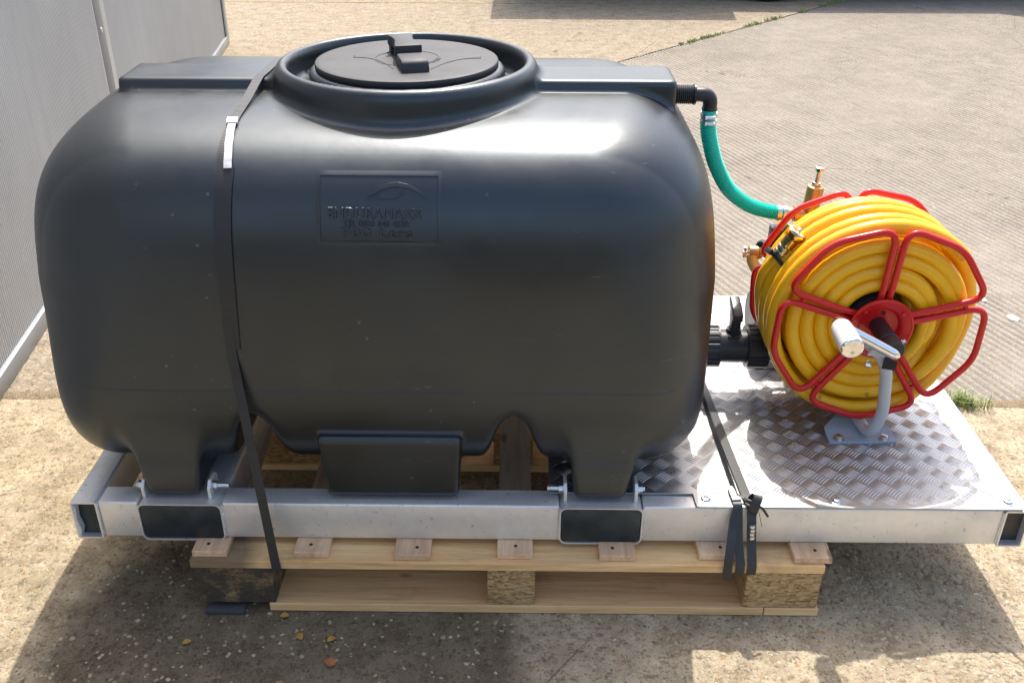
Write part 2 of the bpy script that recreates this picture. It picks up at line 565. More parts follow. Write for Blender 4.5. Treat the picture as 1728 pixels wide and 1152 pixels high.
def m_chip(name, mould=False):
    t = NT(name)
    v = t.n('VectorMath', operation='ADD')
    ws = t.n('VectorMath', operation='SCALE', ins={3: 0.012})
    nz = t.n('TexNoise', ins={'Scale': 120.0, 'Detail': 3})
    t.s(nz.inputs['Vector'], t.tc)
    t.s(ws.inputs[0], nz.outputs['Color'])
    t.s(v.inputs[0], t.mapping(scale=(0.5, 0.5, 1.5)))
    t.s(v.inputs[1], ws.outputs[0])
    sx = t.n('SeparateColor')
    t.s(sx.inputs[0], t.vor(210, v.outputs[0], out='Color'))
    c = t.ramp(sx.outputs[0], [(0.0, (0.19, 0.11, 0.04)), (0.25, (0.42, 0.27, 0.11)), (0.6, (0.55, 0.38, 0.18)), (0.9, (0.30, 0.18, 0.07))])
    if mould:
        m = t.noise(16, 6, 0.7)
        c = t.mix(t.math('MULTIPLY', t.ramp(m, [(0.22, 0.0), (0.52, 1.0)]), 0.92), c, (0.030, 0.027, 0.024))
    return t.out(Base_Color=c, Roughness=0.85, Normal=t.bump(t.vor(210, v.outputs[0]), 0.6, 0.003))
M['chip'] = m_chip('chipboard_block')
M['chip_mouldy'] = m_chip('mouldy_chipboard_block', True)

def m_shed():
    t = NT('grey_wall_sheet')
    d = t.noise(2.0, 5, 0.6)
    st = t.noise(5, 4, 0.6, vec=t.mapping(scale=(1, 6, 0.35)))
    c = t.mix(t.ramp(d, [(0.35, 0.0), (0.7, 1.0)]), (0.39, 0.395, 0.39), (0.45, 0.455, 0.45))
    c = t.mix(t.math('MULTIPLY', t.ramp(st, [(0.5, 0.0), (0.7, 1.0)]), 0.25), c, (0.33, 0.32, 0.30))
    return t.out(Base_Color=c, Roughness=0.42, Normal=t.bump(d, 0.1, 0.01))
M['shed'] = m_shed()
M['shed_strip'] = plain('grey_wall_strip', (0.245, 0.245, 0.243), 0.6, var=0.06, vs_=6)
M['shed_strip'].node_tree.nodes['Principled BSDF'].inputs['Specular IOR Level'].default_value = 0.1
M['shed_trim'] = plain('pale_trim', (0.46, 0.45, 0.42), 0.5, var=0.06, vs_=8)
M['shed_base'] = plain('grey_metal_channel', (0.30, 0.31, 0.32), 0.42, 0.3, var=0.08, vs_=8)

def m_grass():
    t = NT('grass_blade')
    oi = t.noise(90, 2)
    c = t.mix(t.ramp(oi, [(0.35, 0.0), (0.65, 1.0)]), (0.15, 0.24, 0.06), (0.40, 0.42, 0.17))
    return t.out(Base_Color=c, Roughness=0.55)
M['grass'] = m_grass()

# ================================================================== THE YARD
def structure(o):
    o['kind'] = 'structure'
    return o

g = MB().add([(-90, -90, -0.04), (90, -90, -0.04), (90, 90, -0.04), (-90, 90, -0.04)], [(0, 1, 2, 3)]).build('ground', M['yard'], smooth=0)
structure(g)

def wavy(p0, p1, n, amp):
    out = []
    for i in range(n + 1):
        t = i / n
        x, y = p0[0] + (p1[0] - p0[0]) * t, p0[1] + (p1[1] - p0[1]) * t
        dx, dy = p1[0] - p0[0], p1[1] - p0[1]
        l = math.hypot(dx, dy)
        w = random.gauss(0, amp) if 0 < i < n else 0
        out.append((x - dy / l * w, y + dx / l * w))
    return out

J0, JD = (0.725, 4.617), (0.683, 0.731)          # the diagonal joint
def jx(y, off=0.0):
    return J0[0] + (y - J0[1]) * JD[0] / JD[1] + off

near = [(-15, 0.714), (-15, -1.25), (15, -1.25), (15, 0.714)] + wavy((3, 0.714), (-3, 0.714), 240, 0.005)
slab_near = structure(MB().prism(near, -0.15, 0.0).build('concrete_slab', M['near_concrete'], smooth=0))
back = [(-15, 0.727), (-0.508, 0.727), (-0.508, 3.295)] + wavy((jx(3.31, -0.012), 3.31), (jx(6.33, -0.012), 6.33), 60, 0.003) + [(-15, 6.33)]
slab_back = structure(MB().prism(back, -0.15, 0.0).build('concrete_slab', M['back_concrete'], smooth=0))
far = [(-60, 6.342), (jx(6.342, -0.012), 6.342), (jx(60, -0.012), 60), (-60, 60)]
structure(MB().prism(far, -0.15, 0.0).build('concrete_slab', M['yard'], smooth=0))
flat = [(5, 0.727), (60, 0.727), (60, 60), (jx(60), 60), (jx(7.6), 7.6), (5, 7.6)]
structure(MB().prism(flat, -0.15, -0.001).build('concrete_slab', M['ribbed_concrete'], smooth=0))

M['reflect_dark'] = concrete('dark_apron_ground', (0.075, 0.07, 0.063), (0.045, 0.042, 0.038), [(0.0, (0.10, 0.09, 0.08)), (0.5, (0.06, 0.055, 0.05)), (0.8, (0.16, 0.15, 0.13))], 80)
structure(MB().prism([(-40, -1.262), (-40, -40), (40, -40), (40, -1.262)], -0.15, -0.002).build('added_dark_apron', M['reflect_dark'], smooth=0))  # unseen sheet added behind the camera so the tank mirrors a dark band

# tamped slab: real ribs running diagonally, worn flatter here and there
def ribbed_slab():
    d = np.array([0.355, -0.935]); d /= np.linalg.norm(d)
    nrm = np.array([-d[1], d[0]])
    pitch = 0.027
    cs = np.array([(x, y) for x in (-0.5, 5.0) for y in (0.72, 7.6)])
    a, b = cs @ nrm, cs @ d
    us = np.arange(a.min(), a.max(), pitch / 5)
    vs_ = np.arange(b.min(), b.max() + 0.1, 0.11)
    U, V = np.meshgrid(us, vs_, indexing='ij')
    wob = 0.004 * np.sin(V * 3.1 + np.sin(U * 2.0) * 2) + 0.003 * np.sin(V * 7.7 + U * 5)
    wear = 0.62 + 0.34 * np.sin(U * 1.7 + 1.3 * np.sin(V * 1.1)) * np.sin(V * 1.9 + 0.8) + 0.30 * np.sin(U * 4.3 + 2.1 * np.sin(V * 2.7)) * np.sin(V * 3.3 + U) + rng.normal(0, 0.12, U.shape)
    H = 0.0044 * np.clip(wear, 0.10, 1.2) * np.sin(2 * np.pi * (U + wob) / pitch) + rng.normal(0, 0.00035, U.shape) - 0.0025
    X = U * nrm[0] + V * d[0]
    Y = U * nrm[1] + V * d[1]
    nu, nv = U.shape
    keep = (X > -0.7) & (X < 5.3) & (Y > 0.5) & (Y < 7.9) & (Y - J0[1] < (X - J0[0] + 0.3) * JD[1] / JD[0])
    idx = np.arange(nu * nv).reshape(nu, nv)
    kk = keep[:-1, :-1] & keep[1:, :-1] & keep[1:, 1:] & keep[:-1, 1:]
    q = np.stack([idx[:-1, :-1][kk], idx[1:, :-1][kk], idx[1:, 1:][kk], idx[:-1, 1:][kk]], 1)
    used = np.unique(q)
    mp = np.full(nu * nv, -1); mp[used] = np.arange(len(used))
    P = np.stack([X.ravel(), Y.ravel(), H.ravel()], 1)[used]
    bm = bmesh.new()
    me = bpy.data.meshes.new('ribbed_slab')
    me.from_pydata(P.tolist(), [], mp[q].tolist())
    bm.from_mesh(me)
    for co, no in (((0, 0.727, 0), (0, -1, 0)), ((-0.494, 0, 0), (-1, 0, 0)), ((5, 0, 0), (1, 0, 0)), ((0, 7.6, 0), (0, 1, 0)), ((J0[0], J0[1], 0), (-JD[1], JD[0], 0))):
        bmesh.ops.bisect_plane(bm, geom=bm.verts[:] + bm.edges[:] + bm.faces[:], plane_co=co, plane_no=no, clear_outer=True)
    for f in bm.faces:
        if f.normal.z < 0:
            f.normal_flip()
        f.smooth = True
    bm.to_mesh(me); bm.free()
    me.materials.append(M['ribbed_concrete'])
    o = bpy.data.objects.new('ribbed_slab', me)
    COL.objects.link(o)
    return structure(o)
slab_rib = ribbed_slab()

# soil washed along the slab joint
mb = MB()
V, F = [], []
for i in range(200):
    x = -1.6 + 5.6 * i / 199
    a = 0.012 + 0.020 * abs(math.sin(x * 5.1 + 1.7 * math.sin(x * 2.3))) + random.uniform(0, 0.014)
    b = 0.006 + 0.016 * abs(math.sin(x * 3.7 + 2.0)) + random.uniform(0, 0.014)
    V += [(x, 0.7205 - a, -0.0015), (x, 0.7205 - a * 0.4, 0.0022 + random.uniform(0, 0.0012)), (x, 0.7205 + b * 0.4, 0.0028 + random.uniform(0, 0.0014)), (x, 0.7205 + b, -0.0035)]
    if i:
        F += [(4 * i - 4 + k, 4 * i + k, 4 * i + k + 1, 4 * i - 4 + k + 1) for k in range(3)]
mb.add(V, F)
o = mb.build('joint_soil', M['soil'], smooth=80)
o['kind'] = 'stuff'

# worn remains of white paint on the ribbed slab
for px, py, w, l, a in ((1.455, 1.335, 0.012, 0.03, 0.3), (1.500, 1.20, 0.015, 0.024, 0.2), (1.525, 1.10, 0.017, 0.03, 0.4)):
    poly = []
    for k in range(14):
        t = 2 * math.pi * k / 14
        r_ = 0.75 + random.random() * 0.4
        x, y = math.cos(t) * w * r_, math.sin(t) * l * r_
        poly.append((px + x * math.cos(a) - y * math.sin(a), py + x * math.sin(a) + y * math.cos(a)))
    MB().prism(poly, -0.002, 0.0008).build('paint_mark', M['paint_mark'], slab_rib, smooth=0)

# flint chips standing in the worn concrete
def stone_shape(seed, seg=7):
    rr = random.Random(seed)
    vs_ = []
    fs = []
    rad = [0.75 + rr.random() * 0.5 for _ in range(seg)]
    el = 0.55 + rr.random() * 0.45
    for lvl, (k, z) in enumerate(((1.0, -0.25), (0.92, 0.10), (0.55, 0.26))):
        for i in range(seg):
            a = 2 * math.pi * i / seg
            vs_.append((math.cos(a) * rad[i] * k, math.sin(a) * rad[i] * k * el, z + rr.uniform(-0.04, 0.04)))
    vs_.append((0, 0, 0.28))
    for l in range(2):
        for i in range(seg):
            j = (i + 1) % seg
            fs.append((l * seg + i, l * seg + j, (l + 1) * seg + j, (l + 1) * seg + i))
    for i in range(seg):
        fs.append((2 * seg + i, 2 * seg + (i + 1) % seg, 3 * seg))
    return vs_, fs
shapes = [stone_shape(i) for i in range(14)]
protos = []
for v, f in shapes:
    me = bpy.data.meshes.new('stone')
    me.from_pydata(v, [], f)
    me.materials.append(M['stone'])
    me.polygons.foreach_set('use_smooth', [True] * len(me.polygons))
    protos.append(me)
def stone_spot():
    while True:
        if random.random() < 0.6:
            x, y = random.uniform(0.45, 1.5), random.uniform(-0.34, 0.69)
        else:
            x, y = random.uniform(-1.5, 0.6), random.uniform(-0.34, 0.69)
        return x, y
for i in range(300):
    for _ in range(60):
        x, y = (random.uniform(0.5, 1.05), random.uniform(-0.29, 0.12)) if i < 190 else (random.uniform(-0.95, 0.5), random.uniform(-0.29, -0.06))
        if not (-0.62 < x < 0.60 and y > -0.06):
            break
    o = bpy.data.objects.new('stone', protos[i % len(protos)])
    s = random.uniform(0.0050, 0.0110) if i < 190 else random.uniform(0.0035, 0.0060)
    o.scale = (s, s, s * 0.62)
    o.location = (x, y, 0.0)
    o.rotation_euler = (random.uniform(-0.12, 0.12), random.uniform(-0.12, 0.12), random.uniform(0, 6.28))
    COL.objects.link(o)
    o.parent = slab_near
def scatter_stones(n, parent, spot, smin_, smax_):
    V, F = [], []
    for i in range(n):
        x, y = spot()
        v, f = shapes[i % len(shapes)]
        s = smin_ + (smax_ - smin_) * random.random() ** 2.2
        a = random.uniform(0, 6.28)
        c, sn = math.cos(a), math.sin(a)
        o = len(V)
        V.extend([(x + (p[0] * c - p[1] * sn) * s, y + (p[0] * sn + p[1] * c) * s, p[2] * s * 0.5 - 0.0002) for p in v])
        F.extend([tuple(k + o for k in q) for q in f])
    me = bpy.data.meshes.new('stone_chips')
    me.from_pydata(V, [], F)
    me.materials.append(M['stone'])
    me.polygons.foreach_set('use_smooth', [True] * len(me.polygons))
    o = bpy.data.objects.new('stone_chips', me)
    COL.objects.link(o)
    o.parent = parent
    o['kind'] = 'stuff'
    return o
scatter_stones(9000, slab_near, stone_spot, 0.0014, 0.0058)
scatter_stones(2600, slab_back, lambda: (random.uniform(-1.9, 0.6) if random.random() < 0.6 else random.uniform(-1.6, -0.9), random.uniform(0.74, 1.8) if random.random() < 0.4 else random.uniform(3.6, 6.2)), 0.002, 0.006)

# grass growing along the diagonal joint, and one tuft by the plate
def blades(mb, x, y, n, spread, h0, h1, lean=0.6, w=0.0022):
    for _ in range(n):
        a = random.uniform(0, 6.28)
        r_ = random.random() ** 0.7 * spread
        bx, by = x + math.cos(a) * r_, y + math.sin(a) * r_
        h = random.uniform(h0, h1)
        d = random.uniform(0, 6.28) if random.random() < 0.5 else a
        ln = random.uniform(0.15, lean) * h * 1.6
        tx, ty = bx + math.cos(d) * ln, by + math.sin(d) * ln
        px, py = -math.sin(d) * w, math.cos(d) * w
        mx, my = bx + math.cos(d) * ln * 0.35, by + math.sin(d) * ln * 0.35
        mb.add([(bx - px, by - py, -0.01), (bx + px, by + py, -0.01), (mx + px * .8, my + py * .8, h * 0.6), (mx - px * .8, my - py * .8, h * 0.6), (tx, ty, h)],
               [(0, 1, 2, 3), (3, 2, 4)])
mb = MB()
for i in range(300):
    t = random.random()
    y = 4.75 + 3.3 * t
    d = 0.35 + 0.65 * max(0.0, math.sin(i * 0.9) * 0.5 + 0.5)
    if math.sin(y * 9) + math.sin(y * 23.0) < -0.2 + (0.9 if y < 5.1 else 0.0):
        continue
    blades(mb, jx(y, -0.006) + random.gauss(0, 0.008), y, 7, 0.015 + 0.02 * t, 0.008, 0.020 + 0.025 * t, w=0.003)
o = mb.build('joint_grass', M['grass'], smooth=0)
o['kind'] = 'stuff'
mb = MB()
for i in range(16):
    blades(mb, 1.155 + random.gauss(0, 0.035), 0.715 + random.gauss(0, 0.012), 22, 0.02, 0.010, 0.040, lean=0.9, w=0.0011)
tag(mb.build('grass_tuft', M['grass'], smooth=0), 'small pale green grass tuft in the slab joint right of the tread plate', 'grass tuft')

# fallen leaves and a scrap of slate
M['leaf_yellow'] = plain('yellow_leaf', (0.46, 0.27, 0.05), 0.6, var=0.2)
M['leaf_rust'] = plain('rust_leaf', (0.33, 0.11, 0.035), 0.6, var=0.2)
def leaf(x, y, s, a, mat, label):
    V, F = [], []
    n = 7
    for i in range(n):
        t = i / (n - 1)
        wd = math.sin(math.pi * min(1, t * 0.92 + 0.04)) ** 0.8 * 0.42 * (0.9 + 0.2 * (i % 2))
        z = 0.10 + 0.16 * math.sin(math.pi * t)
        V += [(t - 0.5, -wd, z + 0.14), (t - 0.5, 0, z), (t - 0.5, wd, z + 0.10)]
    for i in range(n - 1):
        F += [(i * 3, i * 3 + 1, i * 3 + 4, i * 3 + 3), (i * 3 + 1, i * 3 + 2, i * 3 + 5, i * 3 + 4)]
    c, sn = math.cos(a), math.sin(a)
    mb = MB().add([(x + (p[0] * c - p[1] * sn) * s, y + (p[0] * sn + p[1] * c) * s, p[2] * s) for p in V], F)
    tag(mb.build('fallen_leaf', mat, smooth=60), label, 'leaf', 'fallen leaves on the concrete')
leaf(-0.611, -0.135, 0.016, 0.4, M['leaf_yellow'], 'small yellow leaf on the dark concrete, furthest left of the fallen leaves')
leaf(-0.444, -0.066, 0.017, 0.1, M['leaf_yellow'], 'small yellow leaf right against the front bottom board of the pallet')
leaf(-0.337, -0.181, 0.021, 2.7, M['leaf_rust'], 'rust red leaf on the concrete in front of the pallet')
leaf(-0.344, -0.124, 0.017, 0.7, M['leaf_yellow'], 'yellow leaf lying just behind the rust red leaf')
leaf(-0.405, -0.118, 0.017, 2.3, M['leaf_yellow'], 'tan yellow leaf lying between the pallet edge leaf and the rust red leaf')
M['slate'] = plain('grey_slate', (0.06, 0.063, 0.066), 0.55)
tag(MB().box(-0.598, -0.522, -0.062, -0.03, 0.0005, 0.0105, 0.001).build('packing_strip', M['slate']), 'thin dark grey packing strip under the mouldy corner of the pallet', 'packing strip')

# ================================================================== SHED
def shed():
    root = thing('shed', 'grey ribbed sheet wall of a shed beside the tank', 'shed', (-1.6, 2.0, 0))
    dirv = Vector((-0.1207, 0.9927, 0))           # along the wall
    nv = Vector((0.9927, 0.1207, 0))              # out of the wall
    base = Vector((-1.361, 0.72, 0))
    L0, L1, H = -2.3, 4.16, 2.3
    def at(s, o, z):
        p = base + dirv * s + nv * o
        return (p.x, p.y, z)
    V, F = [], []
    s = L0
    pitch = 0.0125
    prof = []
    while s < L1:
        # flutes are flattened at the two sheet joints
        fl = 0.12 if (1.47 < s < 1.62) else 1.0
        prof += [(s, 0.0), (s + pitch * 0.42, 0.0), (s + pitch * 0.55, -0.0016 * fl), (s + pitch * 0.87, -0.0016 * fl)]
        s += pitch
    for k, (a, o) in enumerate(prof):
        V += [at(a, o, 0.05), at(a, o, H)]
        if k:
            F.append((2 * k - 2, 2 * k, 2 * k + 1, 2 * k - 1))
    MB().add(V, F).build('wall_sheet', M['shed'], root, smooth=0)
    def slab(name, mat, s0, s1, o0, o1, z0, z1, bev=0.003):
        mb = MB()
        Mx = Matrix(((nv.x, dirv.x, 0, base.x), (nv.y, dirv.y, 0, base.y), (0, 0, 1, 0), (0, 0, 0, 1)))
        mb.box(o0, o1, s0, s1, z0, z1, bev, M=Mx)
        return mb.build(name, mat, root)
    slab('joint_strip', M['shed_strip'], 1.49, 1.575, -0.002, 0.0012, 0.05, H, 0.0005)
    for z in (0.35, 0.62, 0.95, 1.4):
        p = at(1.533, 0.0008, z)
        MB().lathe([(0.011, 0), (0.010, 0.0035), (0.0, 0.0045)], 14, frame_to(nv, p)).build('rivet', M['shed_trim'], root)
    slab('base_rail', M['shed_base'], L0, L1, -0.03, 0.014, 0.0, 0.052)
    slab('edge_seal', M['gap'], L1 - 0.004, L1 + 0.008, -0.03, 0.004, 0.0, H)
    slab('corner_trim', M['shed_trim'], L1 + 0.008, L1 + 0.075, -0.05, 0.012, 0.0, H)
    # the rest of the shed behind this wall
    slab('wall_core', M['shed'], L0, L1 - 0.01, -0.06, -0.032, 0.001, H)
    slab('end_wall', M['shed'], L1 + 0.005, L1 + 0.045, -2.2, -0.055, 0.0, H)
    slab('end_wall', M['shed'], L0 - 0.05, L0 - 0.01, -2.2, 0.0, 0.0, H)
    slab('roof', M['shed_base'], L0 - 0.15, L1 + 0.15, -2.4, 0.03, H + 0.002, H + 0.06)
shed()

# ================================================================== VEHICLE AT THE BACK OF THE YARD
def trailer():
    root = thing('parked_trailer', 'dark parked trailer in its own shade at the back, only its tyre bottom in view', 'trailer', (1.92, 7.0, 0))
    def wheel(x, y):
        w = MB().lathe([(0.19, -0.085), (0.27, -0.095), (0.305, -0.085), (0.318, -0.06), (0.32, 0), (0.318, 0.06), (0.305, 0.085), (0.27, 0.095), (0.19, 0.085)], 48,
                       frame_to((0, -1, 0), (x, y, 0.318))).build('wheel', M['rubber'], root)
        MB().lathe([(0.0, 0.03), (0.06, 0.045), (0.07, 0.03), (0.16, 0.02), (0.19, 0.075), (0.195, 0.08), (0.19, -0.08), (0.0, -0.03)], 32,
                   frame_to((0, -1, 0), (x, y, 0.318))).build('rim', M['zinc'], w)
    wheel(1.92, 6.535)
    wheel(1.92, 8.20)
    MB().box(-0.15, 1.60, 6.44, 8.30, 0.42, 1.20, 0.02).build('body', M['trailer'], root)
    MB().box(1.605, 3.55, 6.46, 8.30, 0.42, 0.72, 0.02).build('body', M['trailer'], root)
    MB().box(-0.15, 3.55, 6.70, 8.05, 0.30, 0.417, 0.01).build('chassis', M['black_plastic'], root)
    MB().prism([(3.56, 0.45), (3.56, 0.82), (4.6, 2.0), (4.7, 2.0), (4.7, 0.45)], -8.2, -6.52, Matrix(((1, 0, 0, 0), (0, 0, -1, 0), (0, 1, 0, 0), (0, 0, 0, 1)))).build('tail_ramp', M['trailer'], root)
    # flat mudguard over the near wheel
    arc = [(1.92 + 0.36 * math.cos(a), 6.535, 0.318 + 0.36 * math.sin(a)) for a in [math.pi * k / 12 for k in range(13)]]
    MB().ribbon(arc, (0, 1, 0), 0.2, 0.012).build('mudguard', M['black_plastic'], root)
trailer()

# ================================================================== PALLET
M['wood_mould'] = m_wood('pine_board_with_mould', (0.76, 0.46, 0.19), (0.90, 0.64, 0.32), 'x', mould=((9 * 0.575 - 0.27, 6 * 0.5 - 0.27, -12 * 0.112 - 0.27), (9, 6, 12)))
def pallet():
    root = thing('pallet', 'pale wooden pallet under the steel frame, its left corner black with mould', 'pallet', (0, 0.45, 0))
    xs = [-0.577, -0.386, -0.196, -0.004, 0.188, 0.376, 0.553]
    ends = [-0.044, -0.041, -0.043, -0.042, -0.043, -0.040, -0.043]
    for x, e in zip(xs, ends):
        w = 0.034 + random.uniform(-0.002, 0.002)
        e += random.uniform(-0.004, 0.004)
        b = MB().box(x - w, x + w, e, 0.945, 0.1252, 0.139, 0.0014, M=Matrix.Translation((x, 0, 0)) @ Matrix.Rotation(R(random.uniform(-0.5, 0.5)), 4, 'Z') @ Matrix.Translation((-x, 0, 0)), seg=1).build('deck_board', M['wood_y'], root)
        nx = x + random.uniform(-0.012, 0.008)
        for ny in (e + 0.022, 0.45, 0.90):
            MB().lathe([(0.0036, 0.1385), (0.0036, 0.1393), (0.0, 0.1395)], 10, Matrix.Translation((nx, ny, 0))).build('nail', M['gap'], b)
    for k, y in enumerate((-0.05, 0.40, 0.86)):
        MB().box(-0.612 if k else -0.613, 0.575, y, y + 0.10, 0.107, 0.125, 0.0012, seg=1).build('stringer_board', M['wood_mould'] if k == 0 else M['wood_x'], root)
        x0 = 0.0
        for (a, b_) in ((-0.608, -0.462), (-0.056, 0.034), (0.432, 0.573)):
            MB().box(a, b_, y + 0.001, y + 0.099, 0.0202, 0.1068, 0.002, seg=1).build('block', M['chip_mouldy'] if (k == 0 and a < -0.5) else M['chip'], root,
                label='block black with mould' if (k == 0 and a < -0.5) else None)
        MB().box(-0.475 if k == 0 else -0.60, 0.473, y, y + 0.10, 0.001, 0.020, 0.0012, seg=1).build('bottom_board', M['wood_x'], root)
        MB().box(0.475, 0.578, y, y + 0.098, 0.001, 0.0195, 0.0012, seg=1).build('bottom_board', M['wood_x'], root)
        if k == 0:
            MB().box(-0.598, -0.477, y + 0.03, y + 0.098, 0.013, 0.0198, 0.001, seg=1).build('bottom_board', M['wood_x'], root)
pallet()

# ================================================================== STEEL FRAME
M['pocket'] = plain('dark_blue_grey_steel', (0.035, 0.048, 0.058), 0.35, 0.5, var=0.35, vs_=25)
FZ0, FZ1 = 0.1395, 0.2205
def frame():
    root = thing('skid_frame', 'galvanised steel box section frame with fork pockets carrying the tank and tread plate', 'steel frame', (0, 0.43, 0.14))
    def hollow(name, x0, x1, z0, z1, y0, y1, t, rad, parent):
        def rr(ax, bx, az, bz, r_):
            pts = []
            for cx_, cz_, a0 in ((bx - r_, bz - r_, 0), (ax + r_, bz - r_, 90), (ax + r_, az + r_, 180), (bx - r_, az + r_, 270)):
                for k in range(5):
                    a = R(a0 + 90 * k / 4)
                    pts.append((cx_ + r_ * math.cos(a), cz_ + r_ * math.sin(a)))
            return pts
        o_, i_ = rr(x0, x1, z0, z1, rad), rr(x0 + t, x1 - t, z0 + t, z1 - t, max(rad - t, 0.001))
        n = len(o_)
        V = [(p[0], y0, p[1]) for p in o_] + [(p[0], y1, p[1]) for p in o_] + [(p[0], y0, p[1]) for p in i_] + [(p[0], y1, p[1]) for p in i_]
        F = []
        for k in range(n):
            l = (k + 1) % n
            F += [(k, l, n + l, n + k), (2 * n + l, 2 * n + k, 3 * n + k, 3 * n + l), (l, k, 2 * n + k, 2 * n + l), (n + k, n + l, 3 * n + l, 3 * n + k)]
        return MB().add(V, F).build(name, M['galv'], parent)
    Y1 = 0.868
    e1 = hollow('end_tube', -0.836, -0.786, FZ0 - 0.002, FZ1 + 0.002, -0.004, Y1, 0.0035, 0.005, root)
    e2 = hollow('end_tube', 0.906, 0.954, FZ0 - 0.002, FZ1 + 0.0015, -0.004, Y1, 0.0035, 0.005, root)
    MB().prism([(-0.832, FZ0 + 0.002), (-0.83, FZ1 - 0.002), (-0.826, FZ1 - 0.012), (-0.8285, FZ0 + 0.045), (-0.824, FZ0 + 0.02), (-0.829, FZ0 + 0.002)], -0.03, 0.006,
               Matrix(((1, 0, 0, 0), (0, 0, -1, 0), (0, 1, 0, 0), (0, 0, 0, 1)))).build('torn_tape', M['bare_white'], e1)
    MB().box(-0.8312, -0.7906, 0.008, 0.014, FZ0 + 0.0025, FZ1 - 0.0025).build('end_plug', M['pocket'], e1)
    MB().box(0.9102, 0.9500, 0.012, 0.018, FZ0 + 0.0025, FZ1 - 0.0025).build('end_plug', M['black_plastic'], e2)
    p1 = hollow('fork_pocket', -0.711, -0.553, FZ0 - 0.004, FZ1 + 0.0005, -0.005, Y1 + 0.004, 0.0026, 0.014, root)
    p2 = hollow('fork_pocket', 0.079, 0.235, FZ0 - 0.004, FZ1 + 0.0005, -0.005, Y1 + 0.004, 0.0026, 0.014, root)
    for p_, a, b in ((p1, -0.711, -0.553), (p2, 0.079, 0.235)):
        MB().box(a + 0.0028, b - 0.0028, -0.0035, 0.004, FZ0 - 0.0012, FZ1 - 0.0023, 0.0038).build('pocket_blank', M['pocket'], p_)
    for a, b in ((-0.7855, -0.7115), (-0.5525, 0.0785), (0.2355, 0.9055)):
        MB().box(a, b, 0.0, 0.050, FZ0, FZ1, 0.0035, seg=3).build('front_rail', M['galv'], root)
        MB().box(a, b, Y1 - 0.05, Y1, FZ0, FZ1, 0.0035, seg=3).build('back_rail', M['galv'], root)
    # weld beads beside the pockets and end tubes
    for x in (-0.7865, -0.7112, -0.5528, 0.0788, 0.2352, 0.9052):
        pts = [(x + random.uniform(-0.0006, 0.0006), -0.0005 + random.uniform(-0.0005, 0.0005), FZ0 + 0.004 + (FZ1 - FZ0 - 0.008) * k / 22) for k in range(23)]
        MB().tube(pts, [0.0022 + random.uniform(-0.0005, 0.0007) for _ in pts], 6).build('weld_bead', M['galv'], root)
    # crosswise bearers under the tread plate
    for x in (0.30, 0.60):
        MB().box(x, x + 0.04, 0.0505, Y1 - 0.0505, 0.18, FZ1 - 0.001, 0.003).build('bearer', M['galv'], root)
    # lugs and bolts that clamp the tank feet
    for fx, hw in ((-0.6385, 0.062), (0.1555, 0.066)):
        for yb, yf in ((0.012, 0.062), (0.795, 0.845)):
            for s in (-1, 1):
                x = fx + s * hw
                lug = MB().prism([(yb, FZ1 + 0.0006), (yf, FZ1 + 0.0006), (yf, FZ1 + 0.024), (yf - 0.012, FZ1 + 0.036), (yb + 0.012, FZ1 + 0.036), (yb, FZ1 + 0.024)], x - 0.003, x + 0.003,
                                 Matrix(((0, 0, 1, 0), (1, 0, 0, 0), (0, 1, 0, 0), (0, 0, 0, 1))), 0.0008).build('foot_lug', M['galv'], root)
                inner = (s > 0) == (fx < 0)
                d = Vector((s, 0, 0))
                o = Vector((x + s * 0.003, (yb + yf) / 2 - 0.008, FZ1 + 0.021))
                b = MB()
                b.lathe([(0.0095, 0), (0.0095, 0.0016), (0.005, 0.0016)], 20, frame_to(d, o))
                b.prism([(0.0085 * math.cos(R(60 * k)), 0.0085 * math.sin(R(60 * k))) for k in range(6)], 0.0016, 0.0095, frame_to(d, o), 0.0006)
                b.lathe([(0.0047, 0.009), (0.0047, 0.030 if inner else 0.013), (0.004, 0.031 if inner else 0.014)], 14, frame_to(d, o))
                b.build('foot_bolt', M['zinc'], lug)
    return root
frame()

